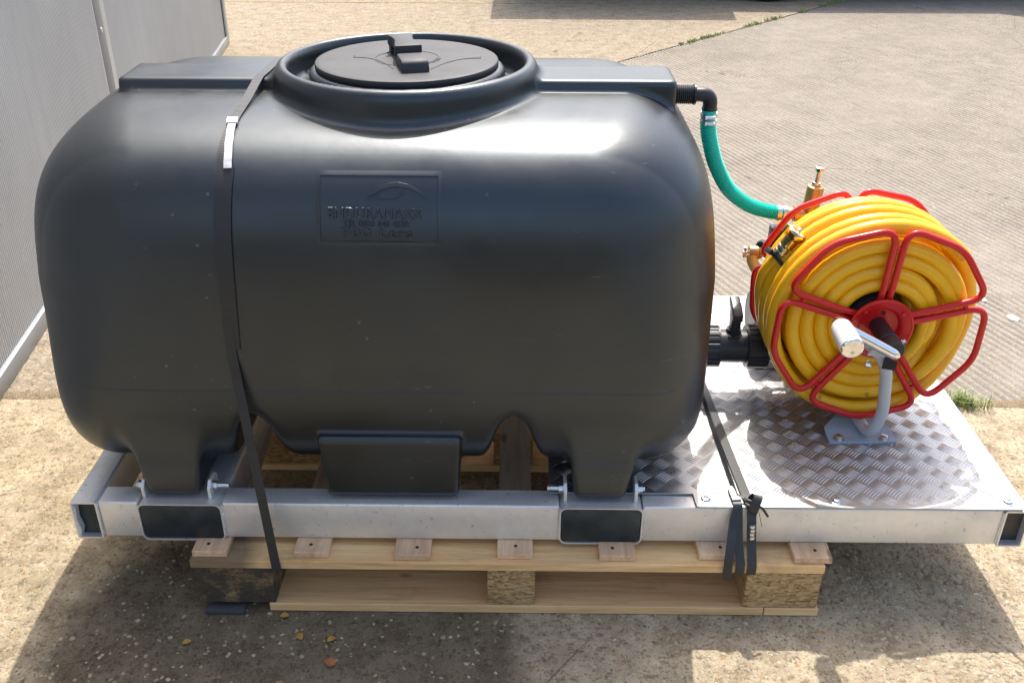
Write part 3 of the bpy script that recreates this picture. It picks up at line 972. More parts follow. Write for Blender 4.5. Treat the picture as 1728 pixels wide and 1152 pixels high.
# ================================================================== TREAD PLATE
def tread_plate():
    root = thing('tread_plate', 'bright aluminium five bar tread plate bolted to the right end of the frame', 'tread plate', (0.6, 0.43, FZ1))
    z0, z1 = FZ1 + 0.002, FZ1 + 0.0052
    out = [(0.06, 0.036), (0.331, 0.036), (0.333, -0.003), (0.937, -0.003), (0.941, 0.880), (0.06, 0.880)]
    MB().prism(out, z0, z1, bev=0.0006, seg=1).build('sheet', M['alu'], root, smooth=30)
    # raised bars in alternating groups of five
    V, F = [], []
    p = 0.0305
    ca, sa = math.cos(R(45)), math.sin(R(45))
    def lens(cx, cy, dx, dy, ln, w, h):
        nx, ny = -dy, dx
        o = len(V)
        ss = (-0.5, -0.3, 0.0, 0.3, 0.5)
        ws = (0.05, 0.75, 1.0, 0.75, 0.05)
        bow = 0.0026
        for s_, k in zip(ss, ws):
            bx, by = cx + dx * ln * s_ + nx * bow * (1 - 4 * s_ * s_), cy + dy * ln * s_ + ny * bow * (1 - 4 * s_ * s_)
            V.extend([(bx - nx * w * k, by - ny * w * k, z1 - 0.0002), (bx - nx * w * k * .45, by - ny * w * k * .45, z1 + h * k), (bx + nx * w * k * .45, by + ny * w * k * .45, z1 + h * k), (bx + nx * w * k, by + ny * w * k, z1 - 0.0002)])
        for i in range(4):
            for j in range(3):
                F.append((o + i * 4 + j, o + i * 4 + 4 + j, o + i * 4 + 5 + j, o + i * 4 + 1 + j))
    for i in range(-40, 41):
        for j in range(-40, 41):
            cx, cy = 0.5 + (i * ca - j * sa) * p, 0.43 + (i * sa + j * ca) * p
            along = (i + j) % 2 == 0
            for k in range(-2, 3):
                off = k * 0.0056
                if along:
                    x, y, dx, dy = cx - sa * off, cy + ca * off, ca, sa
                else:
                    x, y, dx, dy = cx + ca * off, cy + sa * off, -sa, ca
                l2 = 0.0175
                ok = True
                for sgn in (-1, 1):
                    ex, ey = x + dx * l2 * sgn, y + dy * l2 * sgn
                    if not (0.064 < ex < 0.934 and ey < 0.876 and (ey > 0.04 or (ex > 0.337 and ey > 0.001))):
                        ok = False
                if ok:
                    lens(x, y, dx, dy, 0.0330, 0.0017, 0.0013)
    MB().add(V, F).build('tread_bars', M['alu_bar'], root, smooth=60, kind='stuff')
    for x, y in ((0.352, 0.017), (0.596, 0.017), (0.916, 0.017), (0.352, 0.855), (0.916, 0.855)):
        b = MB()
        b.lathe([(0.0105, z1), (0.0105, z1 + 0.0012), (0.0085, z1 + 0.0016), (0.0085, z1 + 0.003), (0.0065, z1 + 0.0055), (0.0035, z1 + 0.0062), (0.003, z1 + 0.004), (0, z1 + 0.004)], 22, Matrix.Translation((x, y, 0)))
        b.build('plate_bolt', M['zinc'], root)
tread_plate()

# ================================================================== TANK
TX, TY, TZ = -0.257, 0.42, 0.574
TA, TB = 0.6055, 0.40
RX, RY = -0.213, 0.41
def smin(a, b, k):
    h = np.maximum(k - np.abs(a - b), 0.0) / k
    return np.minimum(a, b) - h * h * k * 0.25
def smax(a, b, k):
    return -smin(-a, -b, k)
def rbox(x, y, z, hx, hy, hz, r):
    qx, qy, qz = np.abs(x) - hx + r, np.abs(y) - hy + r, np.abs(z) - hz + r
    o = np.sqrt(np.maximum(qx, 0)**2 + np.maximum(qy, 0)**2 + np.maximum(qz, 0)**2)
    return o + np.minimum(np.maximum(qx, np.maximum(qy, qz)), 0) - r
def tank_sdf(x, y, z):
    ux, uy, uz = x - TX, y - TY, z - TZ
    low = np.clip((0.78 - z) / 0.46, 0, 1)
    low = low * low * (3 - 2 * low)
    tc = 0.327 + 0.005 * low
    n = 4.15 + 1.0 * low
    g = ((np.abs(uy) / TB)**n + (np.abs(uz) / tc)**n + 1e-9)**(1.0 / n)
    s = (g - 1.0) * np.sqrt(uy * uy + uz * uz + 1e-9) / g
    w = np.clip(np.abs(uy) / (0.80 * TB), 0, 1)**2
    R = (0.115 + 0.075 * w) * (1 - low) + 0.095 * low
    ex = np.abs(ux) - (TA - R) + 0.035 * np.minimum(g, 1.3)**2 - 0.02 + 0.10 * np.clip(z - 0.62, 0, 0.4)
    p, q = s + R, ex
    d = np.sqrt(np.maximum(p, 0)**2 + np.maximum(q, 0)**2) + np.minimum(np.maximum(p, q), 0) - R
    # raised spine along the top
    d = smin(d, rbox(x + 0.228, y - 0.415, z - 0.871, 0.516, 0.062, 0.05, 0.010), 0.010)
    # feet
    for fx in (-0.642, 0.153):
        for sy in (0.0, 0.84):
            t = np.clip((z - 0.23) / 0.17, 0, 1.2)
            hw = 0.048 + 0.026 * t
            off = 0.010 * t * (1 if fx > -0.2 else -1)
            fxx = np.abs(x - fx - off) - hw
            yy = np.abs(y - (0.735 if sy else 0.105)) - 0.095 + 0.045 * t * t
            zz = np.maximum(0.229 - z, z - 0.50)
            q1, q2, q3 = fxx + 0.012, yy + 0.012, zz + 0.012
            f = np.sqrt(np.maximum(q1, 0)**2 + np.maximum(q2, 0)**2 + np.maximum(q3, 0)**2) + np.minimum(np.maximum(q1, np.maximum(q2, q3)), 0) - 0.012
            d = smin(d, f, 0.030)
    # strap channels under the belly
    for c in (-0.480, -0.008):
        w = np.abs(x - c) - (0.024 + np.clip(0.385 - z, -0.05, 0.2) * 0.27)
        ch = smax(w, z - 0.405, 0.045)
        d = smax(d, -ch, 0.018)
    # sump box
    t = np.clip((z - 0.23) / 0.135, 0, 1)
    q1 = np.abs(x + 0.233) - (0.122 + 0.008 * t) + 0.008
    q2 = np.abs(y - 0.42) - 0.412 + 0.006 * (1 - t) + 0.008
    q3 = np.abs(z - 0.2965) - 0.0675 + 0.008
    f = np.sqrt(np.maximum(q1, 0)**2 + np.maximum(q2, 0)**2 + np.maximum(q3, 0)**2) + np.minimum(np.maximum(q1, np.maximum(q2, q3)), 0) - 0.008
    d = smin(d, f, 0.008)
    # filler well
    r = np.sqrt((x - RX)**2 + (y - RY)**2 + 1e-9)
    wall = smax(np.abs(r - 0.2285 - np.clip(0.950 - z, 0, 0.1) * 0.06) - 0.0150, np.abs(z - 0.885) - 0.063, 0.02)
    d = smin(d, wall, 0.016)
    d = smax(d, -smax(r - 0.217, 0.902 - z, 0.012), 0.014)
    col = smax(r - 0.183, np.abs(z - 0.893) - 0.041, 0.014)
    d = smin(d, col, 0.012)
    return d


def surface_nets(fn, lo, hi, h):
    xs, ys, zs = (np.arange(a, b, h) for a, b in zip(lo, hi))
    X, Y, Z = np.meshgrid(xs, ys, zs, indexing='ij')
    D = fn(X, Y, Z)
    nx, ny, nz = D.shape
    acc = np.zeros((nx - 1, ny - 1, nz - 1, 3)); cnt = np.zeros((nx - 1, ny - 1, nz - 1))
    sl = lambda o, n: slice(o, n - 1 + o)
    for ax in range(3):
        for a in (0, 1):
            for b in (0, 1):
                o0 = [0, 0, 0]; oth = [k for k in range(3) if k != ax]
                o0[oth[0]], o0[oth[1]] = a, b
                o1 = list(o0); o1[ax] = 1
                d0 = D[sl(o0[0], nx), sl(o0[1], ny), sl(o0[2], nz)]
                d1 = D[sl(o1[0], nx), sl(o1[1], ny), sl(o1[2], nz)]
                cr = (d0 < 0) != (d1 < 0)
                t = np.where(cr, d0 / np.where(cr, d0 - d1, 1), 0)
                cnt += cr
                for k in range(3):
                    acc[..., k] += cr * (o0[k] + (t if k == ax else 0))
    act = cnt > 0
    ids = np.full(act.shape, -1); ids[act] = np.arange(act.sum())
    I = np.stack(np.nonzero(act), 1)
    P = (I + acc[act] / cnt[act][:, None]) * h + np.array([xs[0], ys[0], zs[0]])
    quads = []
    for ax in range(3):
        u, v = [k for k in range(3) if k != ax]
        d0 = np.take(D, range(D.shape[ax] - 1), ax); d1 = np.take(D, range(1, D.shape[ax]), ax)
        cr = (d0 < 0) != (d1 < 0)
        e = np.stack(np.nonzero(cr), 1)
        e = e[(e[:, u] > 0) & (e[:, v] > 0) & (e[:, u] < D.shape[u] - 1) & (e[:, v] < D.shape[v] - 1)]
        def cell(du, dv):
            c = e.copy(); c[:, u] -= du; c[:, v] -= dv
            return ids[c[:, 0], c[:, 1], c[:, 2]]
        q = np.stack([cell(0, 0), cell(1, 0), cell(1, 1), cell(0, 1)], 1)
        quads.append(q)
    Q = np.concatenate(quads)
    Q = Q[(Q >= 0).all(1)]
    eps = 0.0008
    for _ in range(8):
        d = fn(P[:, 0], P[:, 1], P[:, 2])
        gx = np.stack([(fn(P[:, 0] + (eps if k == 0 else 0), P[:, 1] + (eps if k == 1 else 0), P[:, 2] + (eps if k == 2 else 0)) - fn(P[:, 0] - (eps if k == 0 else 0), P[:, 1] - (eps if k == 1 else 0), P[:, 2] - (eps if k == 2 else 0))) / (2 * eps) for k in range(3)], 1)
        step = d[:, None] * gx / np.maximum((gx ** 2).sum(1, keepdims=True), 0.2)
        P = P - np.clip(step, -0.003, 0.003) * 0.8
    return P, Q

def front_y(x, z):
    """where the tank's front lies at this x and height"""
    lo, hi = -0.05, 0.40
    y = lo
    while y < hi and float(tank_sdf(np.float64(x), np.float64(y), np.float64(z))) > 0:
        y += 0.004
    a, b = y - 0.004, y
    for _ in range(16):
        m = (a + b) / 2
        if float(tank_sdf(np.float64(x), np.float64(m), np.float64(z))) > 0:
            a = m
        else:
            b = m
    return (a + b) / 2

def tank():
    root = thing('water_tank', 'large black plastic water tank with round screw lid strapped onto the frame', 'water tank', (TX, TY, 0.24))
    P, Q = surface_nets(tank_sdf, (-0.90, 0.0 - 0.03, 0.20), (0.40, 0.88, 0.98), 0.0062)
    mb = MB()
    mb.v = P.tolist(); mb.f = Q.tolist()
    shell = mb.build('tank_shell', M['tank'], root, smooth=70)
    # parting line of the mould
    for z in (0.455,):
        pts = [(x, front_y(x, z) + 0.0005, z + 0.0006 * math.sin(x * 23)) for x in np.linspace(-0.80, 0.28, 90)]
        MB().tube(pts, 0.0013, 6).build('mould_seam', M['tank'], shell)
    # lid
    lid = MB().lathe([(0.158, 0.906), (0.158, 0.926), (0.163, 0.928), (0.163, 0.932), (0.1695, 0.9335), (0.171, 0.9355), (0.171, 0.9425), (0.1695, 0.945), (0.166, 0.946), (0.160, 0.9462), (0.10, 0.9468), (0.0, 0.9468)], 96,
                     Matrix.Translation((RX, RY, 0))).build('lid', M['lid'], root, smooth=40)
    zt = 0.9468
    ring = MB().lathe([(0.0588, zt - 0.0005), (0.0592, zt + 0.0007), (0.0604, zt + 0.0007), (0.0608, zt - 0.0005)], 64, Matrix.Translation((RX, RY, 0)), close=True)
    ring.build('raised_ring', M['lid'], lid)
    for s in (-1, 1):
        pts = []
        for k in range(24):
            t = k / 23
            pts.append((RX + 0.018 + s * (0.034 + 0.085 * t), RY - 0.085 + 0.088 * (1 - (1 - t) ** 2.4), zt + 0.0002))
        pts.append((pts[-1][0], pts[-1][1] + 0.018, zt + 0.0002))
        MB().tube(pts, 0.0008, 6).build('raised_line', M['lid'], lid)
    mb = MB()
    for k in range(17):                              # worn raised lettering, too small to read
        a = R(95 + 10 * k) if k < 8 else R(-75 + 9 * (k - 8))
        r_ = 0.049
        x, y = RX + 0.01 + r_ * math.cos(a), RY + r_ * math.sin(a)
        Mx = Matrix.Translation((x, y, zt)) @ Matrix.Rotation(a, 4, 'Z')
        mb.box(-0.0042, 0.0042, -0.0009, 0.0009, -0.0003, 0.0008, 0, M=Mx)
        if k % 2:
            mb.box(-0.0008, 0.0008, -0.0024, 0.0024, -0.0003, 0.0008, 0, M=Mx)
        else:
            mb.box(0.003, 0.0042, -0.0024, 0.0022, -0.0003, 0.0008, 0, M=Mx)
    mb.build('raised_marks', M['lid'], lid, kind='stuff')
    # lid handle: low block in front, higher waisted grip behind
    rot = Matrix.Translation((RX + 0.006, RY - 0.03, 0)) @ Matrix.Rotation(R(15), 4, 'Z')
    h = MB()
    # front block with a sloping nose
    side = Matrix(((0, 0, 1, 0), (1, 0, 0, 0), (0, 1, 0, 0), (0, 0, 0, 1)))
    h.prism([(-0.085, zt - 0.001), (-0.078, zt + 0.017), (-0.070, zt + 0.021), (-0.020, zt + 0.021), (-0.016, zt - 0.001)], -0.0245, 0.0245, rot @ side, 0.003)
    h.build('handle_block', M['lid'], lid)
    waist = [(-0.025, -0.008), (-0.0245, 0.008), (-0.0205, 0.028), (-0.018, 0.048), (-0.0195, 0.068), (-0.024, 0.086), (-0.0245, 0.100)]
    poly = waist + [(-a, b) for a, b in waist[::-1]]
    h = MB().prism(poly, zt + 0.012, zt + 0.032, rot, 0.003)
    h.prism([(-0.022, 0.072), (0.022, 0.072), (0.022, 0.098), (-0.022, 0.098)], zt - 0.001, zt + 0.013, rot)
    h.prism([(-0.016, 0.000), (0.016, 0.000), (0.016, 0.016), (-0.016, 0.016)], zt - 0.001, zt + 0.013, rot)
    h.build('handle', M['lid'], lid)

    # moulded name plate
    def on_front(x, z, o):
        return (x, front_y(x, z) - o, z)
    x0, x1, z0, z1 = -0.3235, -0.1325, 0.7405, 0.8385
    def edge_pts(a, b, n):
        return [(a[0] + (b[0] - a[0]) * k / n, a[1] + (b[1] - a[1]) * k / n) for k in range(n)]
    ringp = edge_pts((x0, z0), (x1, z0), 16) + edge_pts((x1, z0), (x1, z1), 10) + edge_pts((x1, z1), (x0, z1), 16) + edge_pts((x0, z1), (x0, z0), 10)
    cx_, cz_ = (x0 + x1) / 2, (z0 + z1) / 2
    prof = [(0.009, -0.0008), (0.003, 0.0009), (0.0006, 0.0015), (-0.0004, 0.0014), (-0.0012, -0.0008)]
    V, F = [], []
    n = len(ringp)
    for (x, z) in ringp:
        for g_, o_ in prof:
            ex = x + (g_ if abs(x - x1) < 1e-6 else -g_ if abs(x - x0) < 1e-6 else 0)
            ez = z + (g_ if abs(z - z1) < 1e-6 else -g_ if abs(z - z0) < 1e-6 else 0)
            V.append(on_front(ex, ez, o_))
    m = len(prof)
    for k in range(n):
        l = (k + 1) % n
        for q in range(m - 1):
            F.append((k * m + q, l * m + q, l * m + q + 1, k * m + q + 1))
    plate = MB().add(V, F).build('name_plate', M['tank'], root, smooth=40)
    def lettering(txt, xa, xb, za, zb, depth, name, slope=-0.008):
        cu = bpy.data.curves.new(name, 'FONT')
        cu.body = txt
        cu.extrude = 0.02
        cu.bevel_depth = 0.045
        cu.offset = -0.028
        cu.resolution_u = 4
        cu.space_character = 1.12
        ob = bpy.data.objects.new(name, cu)
        COL.objects.link(ob)
        dg = bpy.context.evaluated_depsgraph_get()
        dg.update()
        me = bpy.data.meshes.new_from_object(ob.evaluated_get(dg))
        bpy.data.objects.remove(ob)
        bpy.data.curves.remove(cu)
        co = [v.co.copy() for v in me.vertices]
        fs = [tuple(p.vertices) for p in me.polygons]
        bpy.data.meshes.remove(me)
        ax, bx = min(c.x for c in co), max(c.x for c in co)
        ay, by = min(c.y for c in co), max(c.y for c in co)
        cache = {}
        V = []
        for c in co:
            x = xa + (c.x - ax) / (bx - ax) * (xb - xa)
            z = za + (c.y - ay) / (by - ay) * (zb - za) + (x - cx_) * slope
            u = (c.z + 0.065) / 0.13
            key = (round(x, 3), round(z, 3))
            if key not in cache:
                cache[key] = front_y(x, z)
            V.append((x, cache[key] + 0.0008 - (depth + 0.0008) * u, z))
        return MB().add(V, fs).build(name, M['tank'], plate, smooth=0)
    lettering('ENDURAMAXX', -0.310, -0.157, 0.7775, 0.7945, 0.0034, 'raised_lettering')
    lettering('TEL 0800 840 4030.', -0.286, -0.1775, 0.7645, 0.7745, 0.0026, 'raised_lettering')
    lettering('700 Ltrs', -0.290, -0.1745, 0.7475, 0.7625, 0.0034, 'raised_lettering')
    def swoosh(pts):
        q = [(-0.311 + (u - 385) * 1.761e-4, 0.7865 - (v - 432) * 1.80e-4) for u, v in pts]
        n = len(q)
        V = [on_front(x, z, 0.0018) for x, z in q] + [on_front(x, z, -0.0006) for x, z in q]
        F = [(k, (k + 1) % n, n + (k + 1) % n, n + k) for k in range(n)]
        h_ = n // 2
        for k in range(h_ - 1):
            a, b = k, n - 1 - k
            F.append((a, a + 1, b - 1, b))
        MB().add(V, F).build('raised_emblem', M['tank'], plate, smooth=0)
    swoosh([(758, 292), (800, 258), (860, 224), (950, 197), (1030, 190), (1120, 205), (1215, 247), (1306, 306),
            (1300, 308), (1220, 268), (1130, 234), (1030, 221), (940, 231), (866, 256), (810, 284), (764, 297)])
    swoosh([(726, 322), (760, 306), (800, 293), (860, 287), (940, 300), (1010, 294), (1050, 280), (1078, 266),
            (1076, 272), (1050, 293), (1005, 312), (940, 319), (860, 312), (805, 309), (765, 315), (730, 325)])
tank()

# ================================================================== TANK FITTINGS
def along(mb, prof, o, d, seg=32):
    return mb.lathe(prof, seg, frame_to(d, o))

def elbow():
    root = thing('pipe_elbow', 'black threaded plastic elbow on the top right end of the tank', 'pipe elbow', (0.30, 0.415, 0.88))
    o = Vector((0.262, 0.415, 0.881))
    prof = [(0.010, 0), (0.0165, 0)]
    h = 0.012
    while h < 0.066:
        prof += [(0.0182, h), (0.0168, h + 0.0019)]
        h += 0.0038
    prof += [(0.0195, 0.0665), (0.0195, 0.0705), (0.0125, 0.071)]
    along(MB(), prof, o, (1, 0, 0)).build('threaded_tail', M['black_plastic'], root, smooth=20)
    pts = fillet([(0.325, 0.415, 0.881), (0.362, 0.415, 0.881), (0.362, 0.415, 0.838)], 0.024, 10)
    MB().tube(pts, 0.0138, 20).build('bend', M['black_plastic'], root)
    along(MB(), [(0.0138, 0), (0.0150, 0.001), (0.0150, 0.005), (0.0138, 0.006)], (0.362, 0.415, 0.857), (0, 0, -1)).build('collar', M['black_plastic'], root)
elbow()

def clamp(parent, o, d, r, w=0.009):
    d = Vector(d).normalized()
    c = along(MB(), [(r, -w / 2), (r + 0.0008, -w / 2), (r + 0.0011, 0), (r + 0.0008, w / 2), (r, w / 2)], o, d).build('hose_clamp', M['zinc'], parent)
    Mx = frame_to(d, o)
    s = Mx @ Vector((0.0, -(r + 0.003), 0))
    ax = (Mx.to_3x3() @ Vector((1, 0, 0)))
    b = MB()
    along(b, [(0.0, -0.009), (0.0033, -0.009), (0.0033, 0.006), (0.0042, 0.006), (0.0042, 0.010), (0, 0.010)], s, ax, 12)
    b.build('clamp_screw', M['chrome'], c)

def green_hose():
    root = thing('suction_hose', 'ribbed green hose curving down from the elbow to the brass fittings behind the reel', 'hose', (0.44, 0.48, 0.66))
    ctrl = [(0.362, 0.415, 0.856), (0.362, 0.415, 0.825), (0.370, 0.421, 0.790), (0.392, 0.443, 0.733), (0.432, 0.480, 0.668), (0.487, 0.522, 0.618), (0.540, 0.546, 0.594), (0.578, 0.55, 0.589)]
    fine = spline(ctrl, 60)
    # even steps
    L = [0.0]
    for a, b in zip(fine, fine[1:]):
        L.append(L[-1] + (b - a).length)
    st = 0.00115
    pts, k = [], 0
    s = 0.0
    while s < L[-1]:
        while L[k + 1] < s:
            k += 1
        t = (s - L[k]) / max(L[k + 1] - L[k], 1e-9)
        pts.append(fine[k].lerp(fine[k + 1], t))
        s += st
    rr = [0.0146 + (0.0011 * (1 if (i % 5) in (0, 1) else -0.9) if 0.028 < i * st < L[-1] - 0.022 else -0.0003) for i in range(len(pts))]
    MB().tube(pts, rr, 20).build('hose_wall', M['green'], root, smooth=60)
    clamp(root, (0.362, 0.415, 0.843), (0, 0.12, -1), 0.0150)
    clamp(root, (0.3625, 0.4155, 0.830), (-0.1, 0.05, -1), 0.0150)
    clamp(root, (0.560, 0.549, 0.590), (1, 0, -0.05), 0.0150)
    clamp(root, (0.573, 0.55, 0.589), (1, 0, -0.05), 0.0150)
green_hose()

def ball_valve():
    root = thing('ball_valve', 'black plastic ball valve with a wedge lever at the lower right end of the tank', 'valve', (0.46, 0.42, 0.33))
    ctr = (0.33, 0.42, 0.331)
    along(MB(), [(0.033, -0.03), (0.033, 0.085)], ctr, (1, 0, 0)).build('tank_outlet', M['black_plastic'], root)
    along(MB(), [(0.036, 0.101), (0.036, 0.168)], ctr, (1, 0, 0), 40).build('valve_body', M['black_plastic'], root)
    def collar(x0, x1, r):
        n = 20
        poly = []
        for k in range(n):
            for da, q in ((0, 0.955), (0.06, 1.0), (0.15, 1.0), (0.23, 1.0), (0.255, 0.955)):
                a = 2 * math.pi * (k + da * 2.6) / n
                poly.append((r * q * math.cos(a), r * q * math.sin(a)))
        b = MB().prism(poly, x0 + 0.003, x1 - 0.004, frame_to((1, 0, 0), ctr), 0)
        along(b, [(0.034, x0), (r * 0.95, x0), (r * 0.98, x0 + 0.003), (0.034, x0 + 0.003)], ctr, (1, 0, 0), 48)
        along(b, [(0.034, x1 - 0.004), (r * 1.01, x1 - 0.004), (r * 1.01, x1), (0.034, x1)], ctr, (1, 0, 0), 48)
        b.build('union_nut', M['black_plastic'], root, smooth=25)
    collar(0.072, 0.104, 0.0455)
    collar(0.163, 0.207, 0.0480)
    along(MB(), [(0.033, 0.20), (0.033, 0.26)], ctr, (1, 0, 0)).build('outlet_pipe', M['black_plastic'], root)
    cx = ctr[0] + 0.134
    along(MB(), [(0.024, 0.0), (0.022, 0.033), (0.016, 0.036), (0.016, 0.044)], (cx, 0.42, 0.331), (0, 0, 1)).build('stem_neck', M['black_plastic'], root)
    side = Matrix(((0, 0, 1, cx), (-1, 0, 0, 0.42), (0, 1, 0, 0.331), (0, 0, 0, 1)))
    h = MB().prism([(-0.006, 0.038), (0.016, 0.038), (0.018, 0.072), (0.030, 0.074), (0.031, 0.088), (0.012, 0.098), (-0.026, 0.108), (-0.032, 0.104), (-0.029, 0.092), (-0.014, 0.085)], -0.010, 0.010, side, 0.0016)
    h.build('valve_lever', M['black_plastic'], root)
ball_valve()

# ================================================================== PUMP GROUP BEHIND THE REEL
def pump():
    root = thing('pump_valve_set', 'brass pressure valve with chrome bolt and taps standing behind the hose reel', 'pressure valve', (0.62, 0.56, FZ1))
    zp = FZ1 + 0.0052
    MB().box(0.545, 0.72, 0.50, 0.66, zp + 0.001, zp + 0.012, 0.002).build('mounting_foot', M['base_paint'], root)
    along(MB(), [(0.0, 0), (0.052, 0), (0.058, 0.006), (0.058, 0.12), (0.05, 0.13), (0.042, 0.14), (0.042, 0.20), (0.03, 0.205), (0, 0.205)], (0.535, 0.575, 0.33), (1, 0, 0), 40).build('pump_body', M['black_plastic'], root)
    MB().box(0.56, 0.70, 0.545, 0.605, zp + 0.0125, 0.29, 0.004).build('pump_cradle', M['base_paint'], root)
    MB().tube([(0.62, 0.565, 0.36), (0.62, 0.555, 0.50), (0.622, 0.55, 0.574)], 0.013, 14).build('riser_pipe', M['brass'], root)
    b = MB()
    along(b, [(0.010, 0.0), (0.013, 0.0), (0.013, 0.016), (0.017, 0.017), (0.017, 0.026), (0.015, 0.027), (0.015, 0.085), (0.018, 0.086), (0.018, 0.098), (0.0, 0.099)], (0.576, 0.55, 0.588), (1, 0, -0.05), 24)
    b.build('brass_tee', M['brass'], root)
    ax = Vector((0.07, 0, 1)).normalized()
    o = Vector((0.628, 0.55, 0.592))
    v = along(MB(), [(0.013, -0.012), (0.018, -0.006), (0.018, 0.054), (0.0168, 0.0585), (0.0120, 0.060), (0.0120, 0.062), (0.0, 0.062)], o, ax, 32).build('valve_barrel', M['brass'], root)
    ch = MB()
    fr = frame_to(ax, o)
    ch.prism([(0.0105 * math.cos(R(60 * k)), 0.0105 * math.sin(R(60 * k))) for k in range(6)], 0.062, 0.068, fr, 0.0006)
    along(ch, [(0.0052, 0.067), (0.0048, 0.092)], o, ax, 16)
    ch.prism([(0.0105 * math.cos(R(60 * k + 20)), 0.0105 * math.sin(R(60 * k + 20))) for k in range(6)], 0.092, 0.101, fr, 0.0010)
    ch.build('adjusting_bolt', M['chrome'], v)
    MB().box(0.548, 0.580, 0.535, 0.565, 0.52, 0.558, 0.003, Matrix.Translation((0, 0, 0))).build('switch_box', M['black_plastic'], root)
    k = MB()
    along(k, [(0, -0.014), (0.015, -0.014), (0.0175, -0.011), (0.0175, 0.010), (0.013, 0.014), (0.006, 0.0145), (0.006, 0.012), (0, 0.012)], (0.540, 0.55, 0.506), (-0.8, -0.5, 0.35), 24)
    k.build('knob', M['black_plastic'], root)
    MB().tube(spline([(0.575, 0.56, 0.47), (0.548, 0.553, 0.492), (0.528, 0.55, 0.497)], 8), 0.012, 14).build('pipe_stub', M['zinc'], root)
    t = along(MB(), [(0.0, -0.002), (0.013, -0.002), (0.014, 0.0), (0.014, 0.018), (0.0165, 0.019), (0.0165, 0.024), (0.0125, 0.025)], (0.510, 0.55, 0.497), (1, 0, 0), 24).build('tap_body', M['brass'], root)
    MB().tube(spline([(0.515, 0.548, 0.492), (0.518, 0.54, 0.474), (0.534, 0.52, 0.452), (0.552, 0.50, 0.44)], 10), 0.0125, 18).build('hose_tail', M['pale_yellow'], root)
    MB().tube(fillet([(0.508, 0.55, 0.497), (0.499, 0.545, 0.497), (0.497, 0.543, 0.512)], 0.004, 4), 0.003, 10).build('tap_lever', M['zinc'], t)
    MB().box(0.493, 0.501, 0.538, 0.548, 0.488, 0.502, 0.001).build('tap_lever', M['zinc'], t)
pump()

